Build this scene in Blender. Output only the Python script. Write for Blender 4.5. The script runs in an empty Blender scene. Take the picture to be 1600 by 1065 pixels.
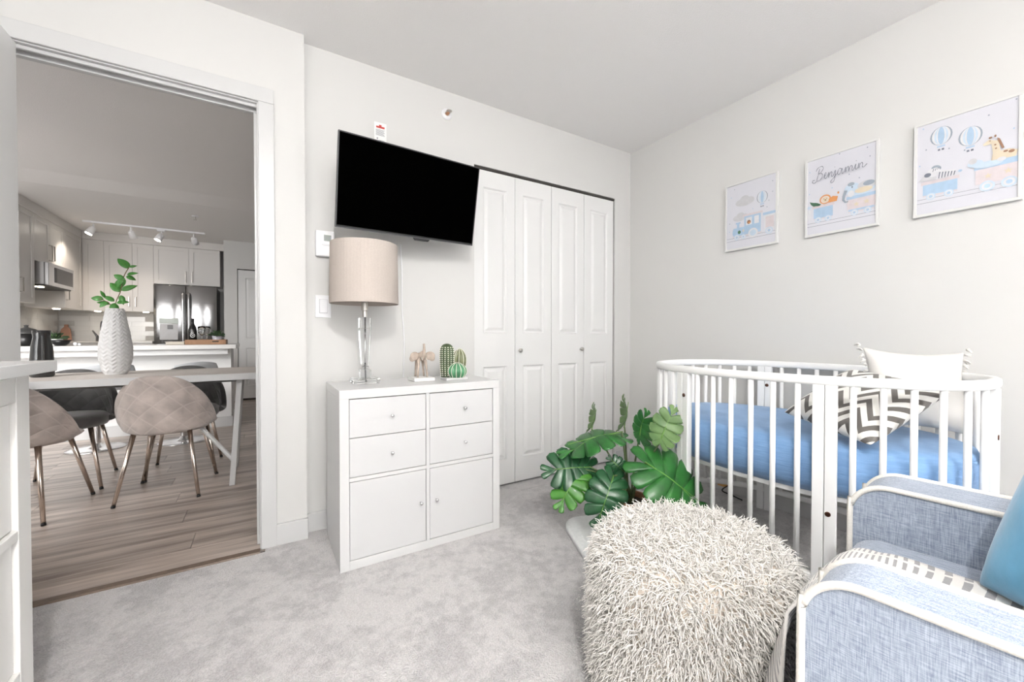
import bpy, bmesh, math, random
from math import sin, cos, pi, radians as R
from mathutils import Vector as V, Matrix as M

random.seed(7)
scn = bpy.context.scene
col = scn.collection

# ------------------------------------------------------------------ camera
cam_d = bpy.data.cameras.new('camera')
cam_d.sensor_width = 36
cam_d.lens = 36 * 633.78 / 1600
cam_d.clip_start = 0.02
cam = bpy.data.objects.new('camera', cam_d)
col.objects.link(cam)
cam.location = (0, 0, 0.99)
cam.rotation_euler = (R(90 - 0.766), 0, R(-31.708))
scn.camera = cam

# ------------------------------------------------------------------ light
world = bpy.data.worlds.new('world')
scn.world = world
world.use_nodes = True
world.node_tree.nodes['Background'].inputs[0].default_value = (0.85, 0.9, 1, 1)
world.node_tree.nodes['Background'].inputs[1].default_value = 0.6

def area(name, loc, size, rot, power, color=(1, 1, 1)):
    d = bpy.data.lights.new(name, 'AREA')
    d.shape = 'RECTANGLE'
    d.size, d.size_y = size
    d.energy = power
    d.color = color
    o = bpy.data.objects.new(name, d)
    col.objects.link(o)
    o.location = loc
    o.rotation_euler = rot
    return o

# fill light at an unseen nursery window, added behind the camera
area('nursery_fill_light', (0.4, -3.14, 1.42), (2.1, 1.5), (R(86), 0, 0), 16, (1, 0.99, 0.98))
# fill light at an unseen window, added to brighten the dining side
area('living_fill_light', (-2.7, 2.37, 1.40), (2.2, 1.7), (R(58), 0, 0), 44, (1, 0.975, 0.95)).data.spread = R(125)

vs = scn.view_settings
vs.view_transform = 'Standard'
vs.look = 'None'
vs.gamma = 1
vs.use_curve_mapping = False
vs.exposure = 1.12

# ------------------------------------------------------------------ materials
MATS = {}

def mat(name, c, rough=0.5, metal=0.0, var=None, bump=None, trans=0, ior=1.45, emit=None, sheen=0, coat=0, space='Object', spec=None):
    """var=(scale,amount) lightness mottling, bump=(scale,strength,distance)"""
    if name in MATS:
        return MATS[name]
    m = bpy.data.materials.new(name)
    m.use_nodes = True
    nt = m.node_tree
    b = nt.nodes['Principled BSDF']
    b.inputs['Base Color'].default_value = (*c, 1)
    b.inputs['Roughness'].default_value = rough
    b.inputs['Metallic'].default_value = metal
    b.inputs['IOR'].default_value = ior
    b.inputs['Transmission Weight'].default_value = trans
    b.inputs['Sheen Weight'].default_value = sheen
    b.inputs['Coat Weight'].default_value = coat
    if spec is not None:
        b.inputs['Specular IOR Level'].default_value = spec
    if emit:
        b.inputs['Emission Color'].default_value = (*emit[0], 1)
        b.inputs['Emission Strength'].default_value = emit[1]
    tc = None
    if var or bump:
        tc = nt.nodes.new('ShaderNodeTexCoord')
    if var:
        n = nt.nodes.new('ShaderNodeTexNoise')
        n.inputs['Scale'].default_value = var[0]
        n.inputs['Detail'].default_value = 4
        nt.links.new(tc.outputs[space], n.inputs['Vector'])
        r = nt.nodes.new('ShaderNodeValToRGB')
        a = var[1]
        r.color_ramp.elements[0].position = 0.3
        r.color_ramp.elements[1].position = 0.7
        r.color_ramp.elements[0].color = (*[max(0, x * (1 - a)) for x in c], 1)
        r.color_ramp.elements[1].color = (*[min(1, x * (1 + a)) for x in c], 1)
        nt.links.new(n.outputs['Fac'], r.inputs['Fac'])
        nt.links.new(r.outputs['Color'], b.inputs['Base Color'])
    if bump:
        n = nt.nodes.new('ShaderNodeTexNoise')
        n.inputs['Scale'].default_value = bump[0]
        n.inputs['Detail'].default_value = 3
        nt.links.new(tc.outputs[space], n.inputs['Vector'])
        bp = nt.nodes.new('ShaderNodeBump')
        bp.inputs['Strength'].default_value = bump[1]
        bp.inputs['Distance'].default_value = bump[2] if len(bump) > 2 else 0.002
        nt.links.new(n.outputs['Fac'], bp.inputs['Height'])
        nt.links.new(bp.outputs['Normal'], b.inputs['Normal'])
    MATS[name] = m
    return m

class NT:
    """tiny helper for hand-made node graphs"""
    def __init__(s, name, rough=0.6, **k):
        s.m = mat(name, (0.5, 0.5, 0.5), rough, **k)
        s.t = s.m.node_tree
        s.b = s.t.nodes['Principled BSDF']
    def n(s, typ, **k):
        x = s.t.nodes.new(typ)
        for a, v in k.items():
            setattr(x, a, v)
        return x
    def l(s, a, b):
        s.t.links.new(a, b)
    def math(s, op, a, b=0.0, c=None):
        x = s.n('ShaderNodeMath', operation=op)
        for i, v in enumerate((a, b) if c is None else (a, b, c)):
            if isinstance(v, (int, float)):
                x.inputs[i].default_value = v
            else:
                s.l(v, x.inputs[i])
        return x.outputs[0]
    def mix(s, f, a, b):
        x = s.n('ShaderNodeMix', data_type='RGBA')
        for i, v in ((0, f), (6, a), (7, b)):
            if isinstance(v, (int, float)):
                x.inputs[i].default_value = v
            elif isinstance(v, tuple):
                x.inputs[i].default_value = (*v, 1)
            else:
                s.l(v, x.inputs[i])
        return x.outputs[2]
    def noise(s, vec, scale, detail=3, sc3=None):
        if sc3:
            mp = s.n('ShaderNodeMapping')
            mp.inputs['Scale'].default_value = sc3
            s.l(vec, mp.inputs['Vector'])
            vec = mp.outputs[0]
        x = s.n('ShaderNodeTexNoise')
        x.inputs['Scale'].default_value = scale
        x.inputs['Detail'].default_value = detail
        s.l(vec, x.inputs['Vector'])
        return x.outputs['Fac']
    def ramp(s, f, p0, c0, p1, c1):
        x = s.n('ShaderNodeValToRGB')
        e = x.color_ramp.elements
        e[0].position, e[1].position = p0, p1
        e[0].color, e[1].color = (*c0, 1), (*c1, 1)
        s.l(f, x.inputs['Fac'])
        return x.outputs['Color']
    def bump(s, h, strength, dist):
        x = s.n('ShaderNodeBump')
        x.inputs['Strength'].default_value = strength
        x.inputs['Distance'].default_value = dist
        s.l(h, x.inputs['Height'])
        s.l(x.outputs[0], s.b.inputs['Normal'])

wall_m = mat('wall_paint', (0.66, 0.655, 0.642), 0.55, bump=(260, 0.08, 0.001))
ceil_m = mat('ceiling_paint', (0.90, 0.885, 0.875), 0.9, bump=(170, 0.5, 0.003))
trim_m = mat('white_trim_paint', (0.61, 0.61, 0.61), 0.32, bump=(30, 0.02, 0.001))
gloss_m = mat('white_lacquer', (0.65, 0.65, 0.65), 0.22, bump=(15, 0.01, 0.001))
front_m = mat('white_foil_front', (0.61, 0.61, 0.615), 0.35, bump=(15, 0.01, 0.001))
door_m = mat('white_door_paint', (0.76, 0.76, 0.755), 0.4, bump=(90, 0.05, 0.001))
dark_m = mat('dark_gap', (0.05, 0.045, 0.04), 0.8, var=(30, 0.2))
chrome_m = mat('chrome', (0.75, 0.75, 0.76), 0.12, 1.0, bump=(40, 0.01, 0.001))
steel_m = mat('brushed_steel', (0.62, 0.62, 0.63), 0.22, 1.0, bump=(300, 0.03, 0.0005))
nickel_m = mat('satin_nickel', (0.55, 0.53, 0.50), 0.3, 1.0, bump=(200, 0.03, 0.0005))
leg_m = mat('bronze_leg_metal', (0.70, 0.60, 0.53), 0.22, 1.0, bump=(100, 0.02, 0.0005))
black_m = mat('black_plastic', (0.012, 0.012, 0.013), 0.35, bump=(200, 0.03, 0.0005))
screen_m = mat('dark_screen', (0.0005, 0.0005, 0.0005), 0.6, spec=0.0, bump=(5, 0.002, 0.0005))
wht_plastic = mat('white_plastic', (0.86, 0.86, 0.88), 0.35, bump=(80, 0.02, 0.0005))
glass_m = mat('clear_glass', (0.97, 0.98, 0.98), 0.02, trans=1.0, ior=1.45, bump=(8, 0.002, 0.0005))
pane_m = mat('window_pane', (0.95, 0.97, 0.98), 0.02, trans=1.0, ior=1.05, bump=(8, 0.002, 0.0005))
crib_m = mat('white_crib_paint', (0.90, 0.90, 0.895), 0.35, bump=(40, 0.03, 0.001))
screw_m = mat('dark_bronze_screw', (0.10, 0.045, 0.03), 0.35, 0.8, bump=(200, 0.05, 0.0005))
kcab_m = mat('kitchen_cabinet_paint', (0.74, 0.72, 0.70), 0.4, bump=(60, 0.03, 0.001))
quartz_m = mat('white_quartz', (0.82, 0.81, 0.79), 0.2, var=(12, 0.03), bump=(60, 0.01, 0.001))

def carpet():
    g = NT('grey_plush_carpet', 0.95, sheen=0.3)
    tc = g.n('ShaderNodeTexCoord').outputs['Object']
    big = g.noise(tc, 5.0, 6)
    med = g.noise(tc, 26, 4)
    fine = g.noise(tc, 210, 2)
    s = g.math('ADD', g.math('MULTIPLY', big, 0.55), g.math('MULTIPLY', med, 0.45))
    c1 = g.ramp(s, 0.41, (0.49, 0.475, 0.48), 0.55, (0.77, 0.745, 0.74))
    c2 = g.mix(g.math('MULTIPLY', g.math('SUBTRACT', fine, 0.35), 1.6), (0.36, 0.35, 0.355), (0.98, 0.945, 0.94))
    g.l(g.mix(0.42, c1, c2), g.b.inputs['Base Color'])
    h = g.math('ADD', fine, g.math('MULTIPLY', med, 0.6))
    g.bump(h, 1.0, 0.010)
    return g.m
carpet_m = carpet()

def laminate():
    g = NT('grey_oak_laminate', 0.33)
    tc = g.n('ShaderNodeTexCoord').outputs['Object']
    oi = g.n('ShaderNodeObjectInfo').outputs['Random']
    off = g.n('ShaderNodeVectorMath', operation='ADD')
    cb = g.n('ShaderNodeCombineXYZ')
    g.l(g.math('MULTIPLY', oi, 37.0), cb.inputs[0])
    g.l(g.math('MULTIPLY', oi, 91.0), cb.inputs[1])
    g.l(tc, off.inputs[0]); g.l(cb.outputs[0], off.inputs[1])
    v = off.outputs[0]
    a = g.noise(v, 1.0, 6, (1.3, 16, 8))
    f = g.noise(v, 1.0, 4, (5, 150, 8))
    s = g.math('ADD', g.math('MULTIPLY', a, 0.7), g.math('MULTIPLY', f, 0.3))
    c = g.ramp(s, 0.38, (0.23, 0.185, 0.155), 0.62, (0.58, 0.50, 0.445))
    tone = g.math('ADD', 0.86, g.math('MULTIPLY', oi, 0.28))
    sc = g.n('ShaderNodeVectorMath', operation='SCALE')
    g.l(c, sc.inputs[0]); g.l(tone, sc.inputs['Scale'])
    g.l(sc.outputs[0], g.b.inputs['Base Color'])
    g.bump(s, 0.12, 0.002)
    return g.m
laminate_m = laminate()

def weave(name, dark, light, axes, freq=330, rough=0.9):
    """linen weave: threads streaked along two axes"""
    g = NT(name, rough, sheen=0.2)
    tc = g.n('ShaderNodeTexCoord').outputs['Object']
    n1 = g.noise(tc, 1.0, 3, axes[0])
    n2 = g.noise(tc, 1.0, 3, axes[1])
    s = g.math('MULTIPLY', g.math('ADD', n1, n2), 0.5)
    g.l(g.ramp(s, 0.36, dark, 0.62, light), g.b.inputs['Base Color'])
    g.bump(s, 0.35, 0.002)
    return g.m
linen_m = weave('blue_grey_linen', (0.185, 0.225, 0.305), (0.43, 0.48, 0.56), ((420, 42, 640), (420, 640, 42)))
piping_m = mat('cream_piping', (0.78, 0.75, 0.70), 0.8, var=(300, 0.08), bump=(400, 0.3, 0.001))
teal_m = mat('blue_velvet', (0.045, 0.275, 0.47), 0.75, var=(9, 0.22), bump=(40, 0.15, 0.004), sheen=0.6)
shade_m = mat('linen_lamp_shade', (0.49, 0.435, 0.395), 0.9, var=(220, 0.05), bump=(420, 0.3, 0.001))

# ------------------------------------------------------------------ mesh helpers
def nb():
    return bmesh.new()

def box(lo, hi, bm=None):
    bm = bm or nb()
    vs_ = [bm.verts.new((x, y, z)) for x in (lo[0], hi[0]) for y in (lo[1], hi[1]) for z in (lo[2], hi[2])]
    for f in ((0, 1, 3, 2), (4, 6, 7, 5), (0, 4, 5, 1), (2, 3, 7, 6), (0, 2, 6, 4), (1, 5, 7, 3)):
        bm.faces.new([vs_[i] for i in f])
    return bm

def frame_of(d):
    d = d.normalized()
    a = V((0, 0, 1)) if abs(d.z) < 0.9 else V((1, 0, 0))
    u = d.cross(a).normalized()
    return u, d.cross(u).normalized()

def sweep(pts, rad, n=8, bm=None, closed=False, flat=1.0, up=None, caps=True):
    bm = bm or nb()
    pts = [V(p) for p in pts]
    N = len(pts)
    rr = rad if isinstance(rad, (list, tuple)) else [rad] * N
    rings = []
    pu = None
    for i, p in enumerate(pts):
        if closed:
            d = pts[(i + 1) % N] - pts[i - 1]
        else:
            d = pts[min(i + 1, N - 1)] - pts[max(i - 1, 0)]
        d = d.normalized()
        if up is not None:
            w = V(up)
            u = d.cross(w).normalized()
        elif pu is None:
            u, w = frame_of(d)
        else:
            u = (pu - d * pu.dot(d)).normalized()
        w = d.cross(u)
        pu = u
        rings.append([bm.verts.new(p + (u * cos(2 * pi * k / n) + w * sin(2 * pi * k / n) * flat) * rr[i]) for k in range(n)])
    for i in range(N if closed else N - 1):
        a, b = rings[i], rings[(i + 1) % N]
        for k in range(n):
            bm.faces.new((a[k], a[(k + 1) % n], b[(k + 1) % n], b[k]))
    if not closed and caps:
        bm.faces.new(rings[0][::-1])
        bm.faces.new(rings[-1])
    return bm

def tube(a, b, r0, r1=None, n=10, bm=None):
    return sweep([a, b], [r0, r0 if r1 is None else r1], n, bm)

def lathe(prof, c=(0, 0, 0), n=32, bm=None, sx=1, sy=1, fn=None):
    """prof = [(r,z)...] bottom to top"""
    bm = bm or nb()
    rings = []
    for r, z in prof:
        if r < 1e-5:
            rings.append([bm.verts.new((c[0], c[1], c[2] + z))])
        else:
            ring = []
            for k in range(n):
                t = 2 * pi * k / n
                q = r if fn is None else fn(r, z, t)
                ring.append(bm.verts.new((c[0] + q * cos(t) * sx, c[1] + q * sin(t) * sy, c[2] + z)))
            rings.append(ring)
    for a, b in zip(rings, rings[1:]):
        for k in range(n):
            k2 = (k + 1) % n
            if len(a) == 1 and len(b) == 1:
                continue
            if len(a) == 1:
                bm.faces.new((a[0], b[k2], b[k]))
            elif len(b) == 1:
                bm.faces.new((a[k], a[k2], b[0]))
            else:
                bm.faces.new((a[k], a[k2], b[k2], b[k]))
    return bm

def prism(poly, fn, d0, d1, bm=None):
    """poly 2-D points mapped by fn(u,v,depth) to 3-D, extruded d0..d1"""
    bm = bm or nb()
    a = [bm.verts.new(fn(u, v, d0)) for u, v in poly]
    b = [bm.verts.new(fn(u, v, d1)) for u, v in poly]
    n = len(poly)
    bm.faces.new(a[::-1])
    bm.faces.new(b)
    for i in range(n):
        bm.faces.new((a[i], a[(i + 1) % n], b[(i + 1) % n], b[i]))
    return bm

def ell(u, v, a, b, n=20, rot=0):
    return [(u + a * cos(t) * cos(rot) - b * sin(t) * sin(rot), v + a * cos(t) * sin(rot) + b * sin(t) * cos(rot))
            for t in [2 * pi * k / n for k in range(n)]]

def catmull(pts, k=6):
    pts = [V(p) for p in pts]
    out = []
    for i in range(len(pts) - 1):
        p0, p1, p2, p3 = pts[max(i - 1, 0)], pts[i], pts[i + 1], pts[min(i + 2, len(pts) - 1)]
        for j in range(k):
            t = j / k
            out.append(0.5 * ((2 * p1) + (p2 - p0) * t + (2 * p0 - 5 * p1 + 4 * p2 - p3) * t * t + (3 * p1 - p0 - 3 * p2 + p3) * t ** 3))
    out.append(pts[-1])
    return out

def grid(fn, nu, nv, bm=None, uv=True, closed_u=False):
    bm = bm or nb()
    L = bm.loops.layers.uv.verify() if uv else None
    vs_ = [[bm.verts.new(fn(i / nu, j / nv)) for j in range(nv + 1)] for i in range(nu + 1)]
    for i in range(nu):
        for j in range(nv):
            q = ((i, j), (i + 1, j), (i + 1, j + 1), (i, j + 1))
            f = bm.faces.new([vs_[a][b] for a, b in q])
            if L:
                for lp, (a, b) in zip(f.loops, q):
                    lp[L].uv = (a / nu, b / nv)
    return bm

WORLD = {}

def thing(name, label, cat, loc=(0, 0, 0), rz=0, group=None, kind=None):
    o = bpy.data.objects.new(name, None)
    o.empty_display_size = 0.05
    col.objects.link(o)
    o.location = loc
    o.rotation_euler = (0, 0, rz)
    WORLD[o.name] = M.Translation(loc) @ M.Rotation(rz, 4, 'Z')
    if label: o['label'] = label
    if cat: o['category'] = cat
    if group: o['group'] = group
    if kind: o['kind'] = kind
    return o

def O(name, bm, m, parent=None, smooth=False, label=None, cat=None, group=None, kind=None, local=False,
      bevel=0, seg=2, subsurf=0, solid=0, mats=None, norm=True):
    """one mesh object. coordinates are world unless local=True (parent space)."""
    if norm:
        bmesh.ops.recalc_face_normals(bm, faces=bm.faces[:])
    me = bpy.data.meshes.new(name)
    bm.to_mesh(me)
    bm.free()
    if parent is not None and not local:
        me.transform(WORLD[parent.name].inverted())
    xs = [v.co for v in me.vertices]
    c = V(((min(v.x for v in xs) + max(v.x for v in xs)) / 2, (min(v.y for v in xs) + max(v.y for v in xs)) / 2, min(v.z for v in xs)))
    me.transform(M.Translation(-c))
    for mm in (mats or [m]):
        me.materials.append(mm)
    if smooth:
        for p in me.polygons:
            p.use_smooth = True
    o = bpy.data.objects.new(name, me)
    col.objects.link(o)
    o.location = c
    if parent is not None:
        o.parent = parent
        WORLD[o.name] = WORLD[parent.name] @ M.Translation(c)
    else:
        WORLD[o.name] = M.Translation(c)
    if bevel:
        b = o.modifiers.new('bevel', 'BEVEL')
        b.width = bevel; b.segments = seg; b.limit_method = 'ANGLE'; b.angle_limit = R(40)
        b.harden_normals = False
    if solid:
        s = o.modifiers.new('solid', 'SOLIDIFY')
        s.thickness = solid; s.offset = 0
    if subsurf:
        s = o.modifiers.new('sub', 'SUBSURF')
        s.levels = s.render_levels = subsurf
    if label: o['label'] = label
    if cat: o['category'] = cat
    if group: o['group'] = group
    if kind: o['kind'] = kind
    return o

def S(name, bm, m, parent=None, **k):
    return O(name, bm, m, parent, kind=None if parent else 'structure', **k)

def link_copy(src, parent, loc=None, rot=None):
    c = src.copy()
    col.objects.link(c)
    c.parent = parent
    if loc is not None: c.location = loc
    if rot is not None: c.rotation_euler = rot
    return c

def copy_tree(src, loc, rz, label=None):
    r = src.copy(); col.objects.link(r)
    r.location = loc; r.rotation_euler = (0, 0, rz)
    if label: r['label'] = label
    for ch in list(src.children):
        c = ch.copy(); col.objects.link(c); c.parent = r
        for g in list(ch.children):
            d = g.copy(); col.objects.link(d); d.parent = c
    return r

def boolcut_wall(lo, hi, holes, axis):
    """wall box with rectangular holes; axis = thickness axis. holes=[(a0,a1,z0,z1)] along the other horizontal axis"""
    bm = nb()
    ax = 1 if axis == 0 else 0
    cuts = sorted({lo[ax], hi[ax], *[h[0] for h in holes], *[h[1] for h in holes]})
    zc = sorted({lo[2], hi[2], *[h[2] for h in holes], *[h[3] for h in holes]})
    zc = [z for z in zc if lo[2] <= z <= hi[2]]
    for a0, a1 in zip(cuts, cuts[1:]):
        z_run = None
        for z0, z1 in zip(zc, zc[1:]):
            am, zm = (a0 + a1) / 2, (z0 + z1) / 2
            solid = not any(h[0] < am < h[1] and h[2] < zm < h[3] for h in holes)
            if solid:
                l_, h_ = list(lo), list(hi)
                l_[ax], h_[ax], l_[2], h_[2] = a0, a1, z0, z1
                box(l_, h_, bm)
    return bm

# ================================================================== NURSERY SHELL
ZC = 2.44           # nursery ceiling
YB = 2.272          # back wall face
YD = 2.21           # door wall face
XR = 2.515          # right wall face
XL, YN = -1.35, -3.20
DX0, DX1, DZ = -0.800, -0.012, 2.055          # door opening (finished)
S('floor', box((DX1 + .02, 2.165, -0.06), (XR, 2.30, 0.0015), box((XL, YN, -0.06), (XR, 2.165, 0))), carpet_m)
S('ceiling', box((XL - .1, YN - .1, ZC), (XR + .1, 2.33, ZC + 0.08)), ceil_m)
S('wall_right', box((XR, YN, -0.06), (XR + 0.1, 2.9, ZC)), wall_m)
S('wall_left', box((XL - 0.1, YN, -0.06), (XL, YD, ZC)), wall_m)
S('wall_door', boolcut_wall((XL, YD, -0.06), (0.185, 2.33, ZC), [(DX0 - .02, DX1 + .02, -0.06, DZ + .02)], 1), wall_m)
CX0, CX1, CZ = 1.128, 2.345, 2.052            # closet opening
S('wall_back', boolcut_wall((0.185, YB, -0.06), (XR, 2.33, ZC), [(CX0, CX1, -0.06, CZ)], 1), wall_m)
S('wall_closet_inside', box((0.97, 2.86, -0.06), (XR, 2.9, ZC)), wall_m)
S('floor_closet', box((1.05, 2.30, -0.06), (XR, 2.86, -0.004)), carpet_m)
S('wall_rear', boolcut_wall((XL, YN - 0.1, -0.06), (XR, YN, ZC), [(-0.65, 1.45, 0.68, 2.16)], 1), wall_m)
w = thing('window_added_rear', None, None, (0.4, YN - .05, 0.68), kind='structure')  # unseen window, added to carry the rear fill light
fr = nb()
for lo, hi in (((-.65, YN - .09, .68), (-.59, YN - .01, 2.16)), ((1.39, YN - .09, .68), (1.45, YN - .01, 2.16)),
               ((-.59, YN - .09, .68), (1.39, YN - .01, .74)), ((-.59, YN - .09, 2.10), (1.39, YN - .01, 2.16)),
               ((.37, YN - .09, .74), (.43, YN - .01, 2.10))):
    box(lo, hi, fr)
O('window_frame', fr, trim_m, w)
for a, b in ((-.59, .37), (.43, 1.39)):
    O('pane', box((a, YN - .055, .74), (b, YN - .049, 2.10)), pane_m, w)

# baseboards
S('baseboard_back', box((0.187, YB - 0.013, 0), (CX0, YB, 0.095)), trim_m, bevel=0.003)
S('baseboard_right', box((XR - 0.013, YN, 0), (XR, 2.27, 0.09)), trim_m, bevel=0.003)
S('baseboard_door_wall', box((0.052, YD - 0.016, 0), (0.188, YD, 0.10)), trim_m, bevel=0.003)
S('baseboard_corner', box((CX1, YB - 0.013, 0), (XR - .013, YB, 0.09)), trim_m, bevel=0.003)

# doorway casing, jamb, head with stops
S('trim_1', box((DX1 + 0.005, YD - 0.018, 0), (DX1 + 0.069, YD, DZ + 0.005)), trim_m, bevel=0.003)
S('trim_2', box((DX0 - 0.069, YD - 0.018, DZ + 0.005), (DX1 + 0.069, YD, DZ + 0.072)), trim_m, bevel=0.003)
S('trim_3', box((DX0 - 0.069, YD - 0.018, 0), (DX0 - 0.005, YD, DZ + 0.005)), trim_m, bevel=0.003)
jb = box((DX1, YD - 0.004, 0), (DX1 + 0.02, 2.334, DZ))
box((DX0 - 0.02, YD - 0.004, 0), (DX0, 2.334, DZ), jb)
box((DX0 - 0.02, YD - 0.004, DZ), (DX1 + 0.02, 2.334, DZ + 0.02), jb)
S('trim_jamb', jb, trim_m, bevel=0.002)
st = box((DX0, YD + 0.012, DZ - 0.014), (DX1, YD + 0.024, DZ))
box((DX0, YD + 0.05, DZ - 0.022), (DX1, YD + 0.075, DZ), st)
box((DX1 - 0.012, YD + 0.05, 0), (DX1, YD + 0.075, DZ - .022), st)
S('trim_door_stop', st, trim_m, bevel=0.002)
O('strike_plate', box((DX1 - 0.002, YD + 0.012, 0.90), (DX1 + .001, YD + 0.034, 0.965)), nickel_m,
  label='satin nickel strike plate on the door jamb beside the carpet', cat='strike plate')
S('trim_threshold', prism([(0, 0), (0.045, 0), (0.04, 0.007), (0.005, 0.007)], lambda u, v, d: (d, 2.16 + u, v - .001), DX0, DX1),
  mat('bronze_threshold', (0.16, 0.115, 0.085), 0.45, var=(60, 0.15)))

# open door leaf, swung back against the left
d1 = thing('door_1', None, None, (-.768, 2.17, 0.01), kind='structure')
O('door_leaf', box((-.778, 1.45, 0.012), (-.742, 2.188, 2.04)), mat('white_door_gloss', (0.90, 0.90, 0.895), 0.18, bump=(60, 0.02, 0.001)), d1, bevel=0.003)
for z in (0.25, 1.02, 1.8):
    O('hinge', tube((-.784, 2.18, z), (-.784, 2.18, z + .09), .006), nickel_m, d1, smooth=True)

# closet bifold doors: four leaves with raised panels
def raised_panel(x0, x1, z0, z1, y, parent):
    bm = nb()
    loops = []
    for ins, dy in ((0, 0.0), (0.008, 0.009), (0.016, 0.009), (0.034, 0.001), (0.042, 0.0005)):
        loops.append([bm.verts.new((x, y + dy, z)) for x, z in ((x0 + ins, z0 + ins), (x1 - ins, z0 + ins), (x1 - ins, z1 - ins), (x0 + ins, z1 - ins))])
    for a, b in zip(loops, loops[1:]):
        for k in range(4):
            bm.faces.new((a[k], a[(k + 1) % 4], b[(k + 1) % 4], b[k]))
    bm.faces.new(loops[-1])
    return O('raised_panel', bm, door_m, parent)

d2 = thing('door_2', None, None, ((CX0 + CX1) / 2, YB + 0.03, 0.01), kind='structure')
LW = (CX1 - CX0 - 0.016) / 4
for i in range(4):
    x0 = CX0 + 0.006 + i * LW + (0.001 if i % 2 else 0) + (0.003 if i >= 2 else 0)
    x1 = x0 + LW - 0.002
    y = YB + 0.012
    z0, z1 = 0.014, 2.034
    px0, px1 = x0 + 0.062, x1 - 0.062
    wins = ((0.175, 0.79), (1.005, 1.93))
    bm = nb()
    zs = [z0, wins[0][0], wins[0][1], wins[1][0], wins[1][1], z1]
    box((x0, y, z0), (px0, y + .03, z1), bm); box((px1, y, z0), (x1, y + .03, z1), bm)
    for a in (0, 2, 4):
        box((px0, y, zs[a]), (px1, y + .03, zs[a + 1]), bm)
    bmesh.ops.remove_doubles(bm, verts=bm.verts[:], dist=1e-5)
    lf = O('door_leaf', bm, door_m, d2)
    for a, b in wins:
        raised_panel(px0, px1, a, b, y, lf)
        O('panel_back', box((px0, y + .011, a), (px1, y + .03, b)), door_m, lf)
    if i in (1, 2):
        kx = x0 + 0.032 if i == 1 else x1 - 0.03
        O('knob', sweep([(kx, y, .892), (kx, y - .012, .892), (kx, y - .013, .892), (kx, y - .026, .892), (kx, y - .028, .892)],
                        [.005, .005, .0125, .0135, .009], 12), nickel_m, lf, smooth=True, label='round satin nickel knob')
O('track', box((CX0, YB + .008, 2.038), (CX1, YB + .04, CZ)), dark_m, d2, label='dark slot with the sliding track')
O('door_edge_gap', box((CX1 - 0.003, YB + .016, 0.0), (CX1, YB + .05, CZ)), dark_m, d2)

# ================================================================== DINING / KITCHEN SHELL
ZD, ZK = 2.44, 2.41
KXL, KXR, KYB = -2.40, 0.93, 8.10
S('ceiling_dining', prism([(2.33, ZD), (5.22, ZD), (5.56, ZK), (5.56, ZD + .08), (2.33, ZD + .08)], lambda u, v, d: (d, u, v), -4.1, KXR + .1), ceil_m)
S('ceiling_kitchen', box((KXL - .1, 5.56, ZK), (KXR + .1, KYB + .1, ZD + .08)), ceil_m)
S('wall_dining_right', box((KXR, 2.33, -.06), (KXR + .1, KYB, ZD)), wall_m)
S('wall_kitchen_back', box((KXL, KYB, -.06), (KXR, KYB + .1, ZK)), wall_m)
S('wall_kitchen_left', box((KXL - .1, 5.45, -.06), (KXL, KYB, ZK)), wall_m)
S('wall_living_far', box((-4.1, 5.45, -.06), (KXL - .1, 5.55, ZD)), wall_m)
S('wall_living_left', box((-4.1, 2.33, -.06), (-4.0, 5.45, ZD)), wall_m)
S('wall_living_near', boolcut_wall((-4.1, 2.23, -.06), (XL, 2.33, ZD), [(-3.8, -1.6, .55, 2.25)], 1), wall_m)
w2 = thing('window_added_living', None, None, (-2.7, 2.28, .55), kind='structure')  # unseen window, placed to light the chair backs and island
fr = nb()
for a, b, c_, d_ in ((-3.8, -3.74, .55, 2.25), (-1.66, -1.6, .55, 2.25), (-3.74, -1.66, .55, .61), (-3.74, -1.66, 2.19, 2.25), (-2.73, -2.67, .61, 2.19)):
    box((a, 2.25, c_), (b, 2.31, d_), fr)
O('window_frame', fr, trim_m, w2)
for a, b in ((-3.74, -2.73), (-2.67, -1.66)):
    O('pane', box((a, 2.277, .61), (b, 2.283, 2.19)), pane_m, w2)
# pantry wall and its panel door
PY = 7.40
S('wall_pantry', boolcut_wall((-0.47, PY, -.06), (KXR, PY + .08, ZK), [(-.305, .43, -.06, 2.0)], 1), wall_m)
S('wall_pantry_side', box((-0.47, PY + .08, -.06), (-.40, KYB, ZK)), wall_m)
d3 = thing('door_3', None, None, (.06, PY + .04, 0), kind='structure')
bm = nb()
box((-.297, PY + .02, .03), (-.20, PY + .055, 1.985), bm); box((.32, PY + .02, .03), (.425, PY + .055, 1.985), bm)
for a, b in ((.03, .22), (.80, .95), (1.87, 1.985)):
    box((-.20, PY + .02, a), (.32, PY + .055, b), bm)
lf = O('door_leaf', bm, door_m, d3)
for a, b in ((.22, .80), (.95, 1.87)):
    raised_panel(-.20, .32, a, b, PY + .02, lf)
    O('panel_back', box((-.20, PY + .03, a), (.32, PY + .055, b)), door_m, lf)
O('door_gap', box((-.305, PY + .03, 1.985), (.43, PY + .06, 2.0)), dark_m, d3)
S('trim_floor_gap', box((-.30, PY + .03, 0), (.43, PY + .06, .03)), dark_m)

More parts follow.
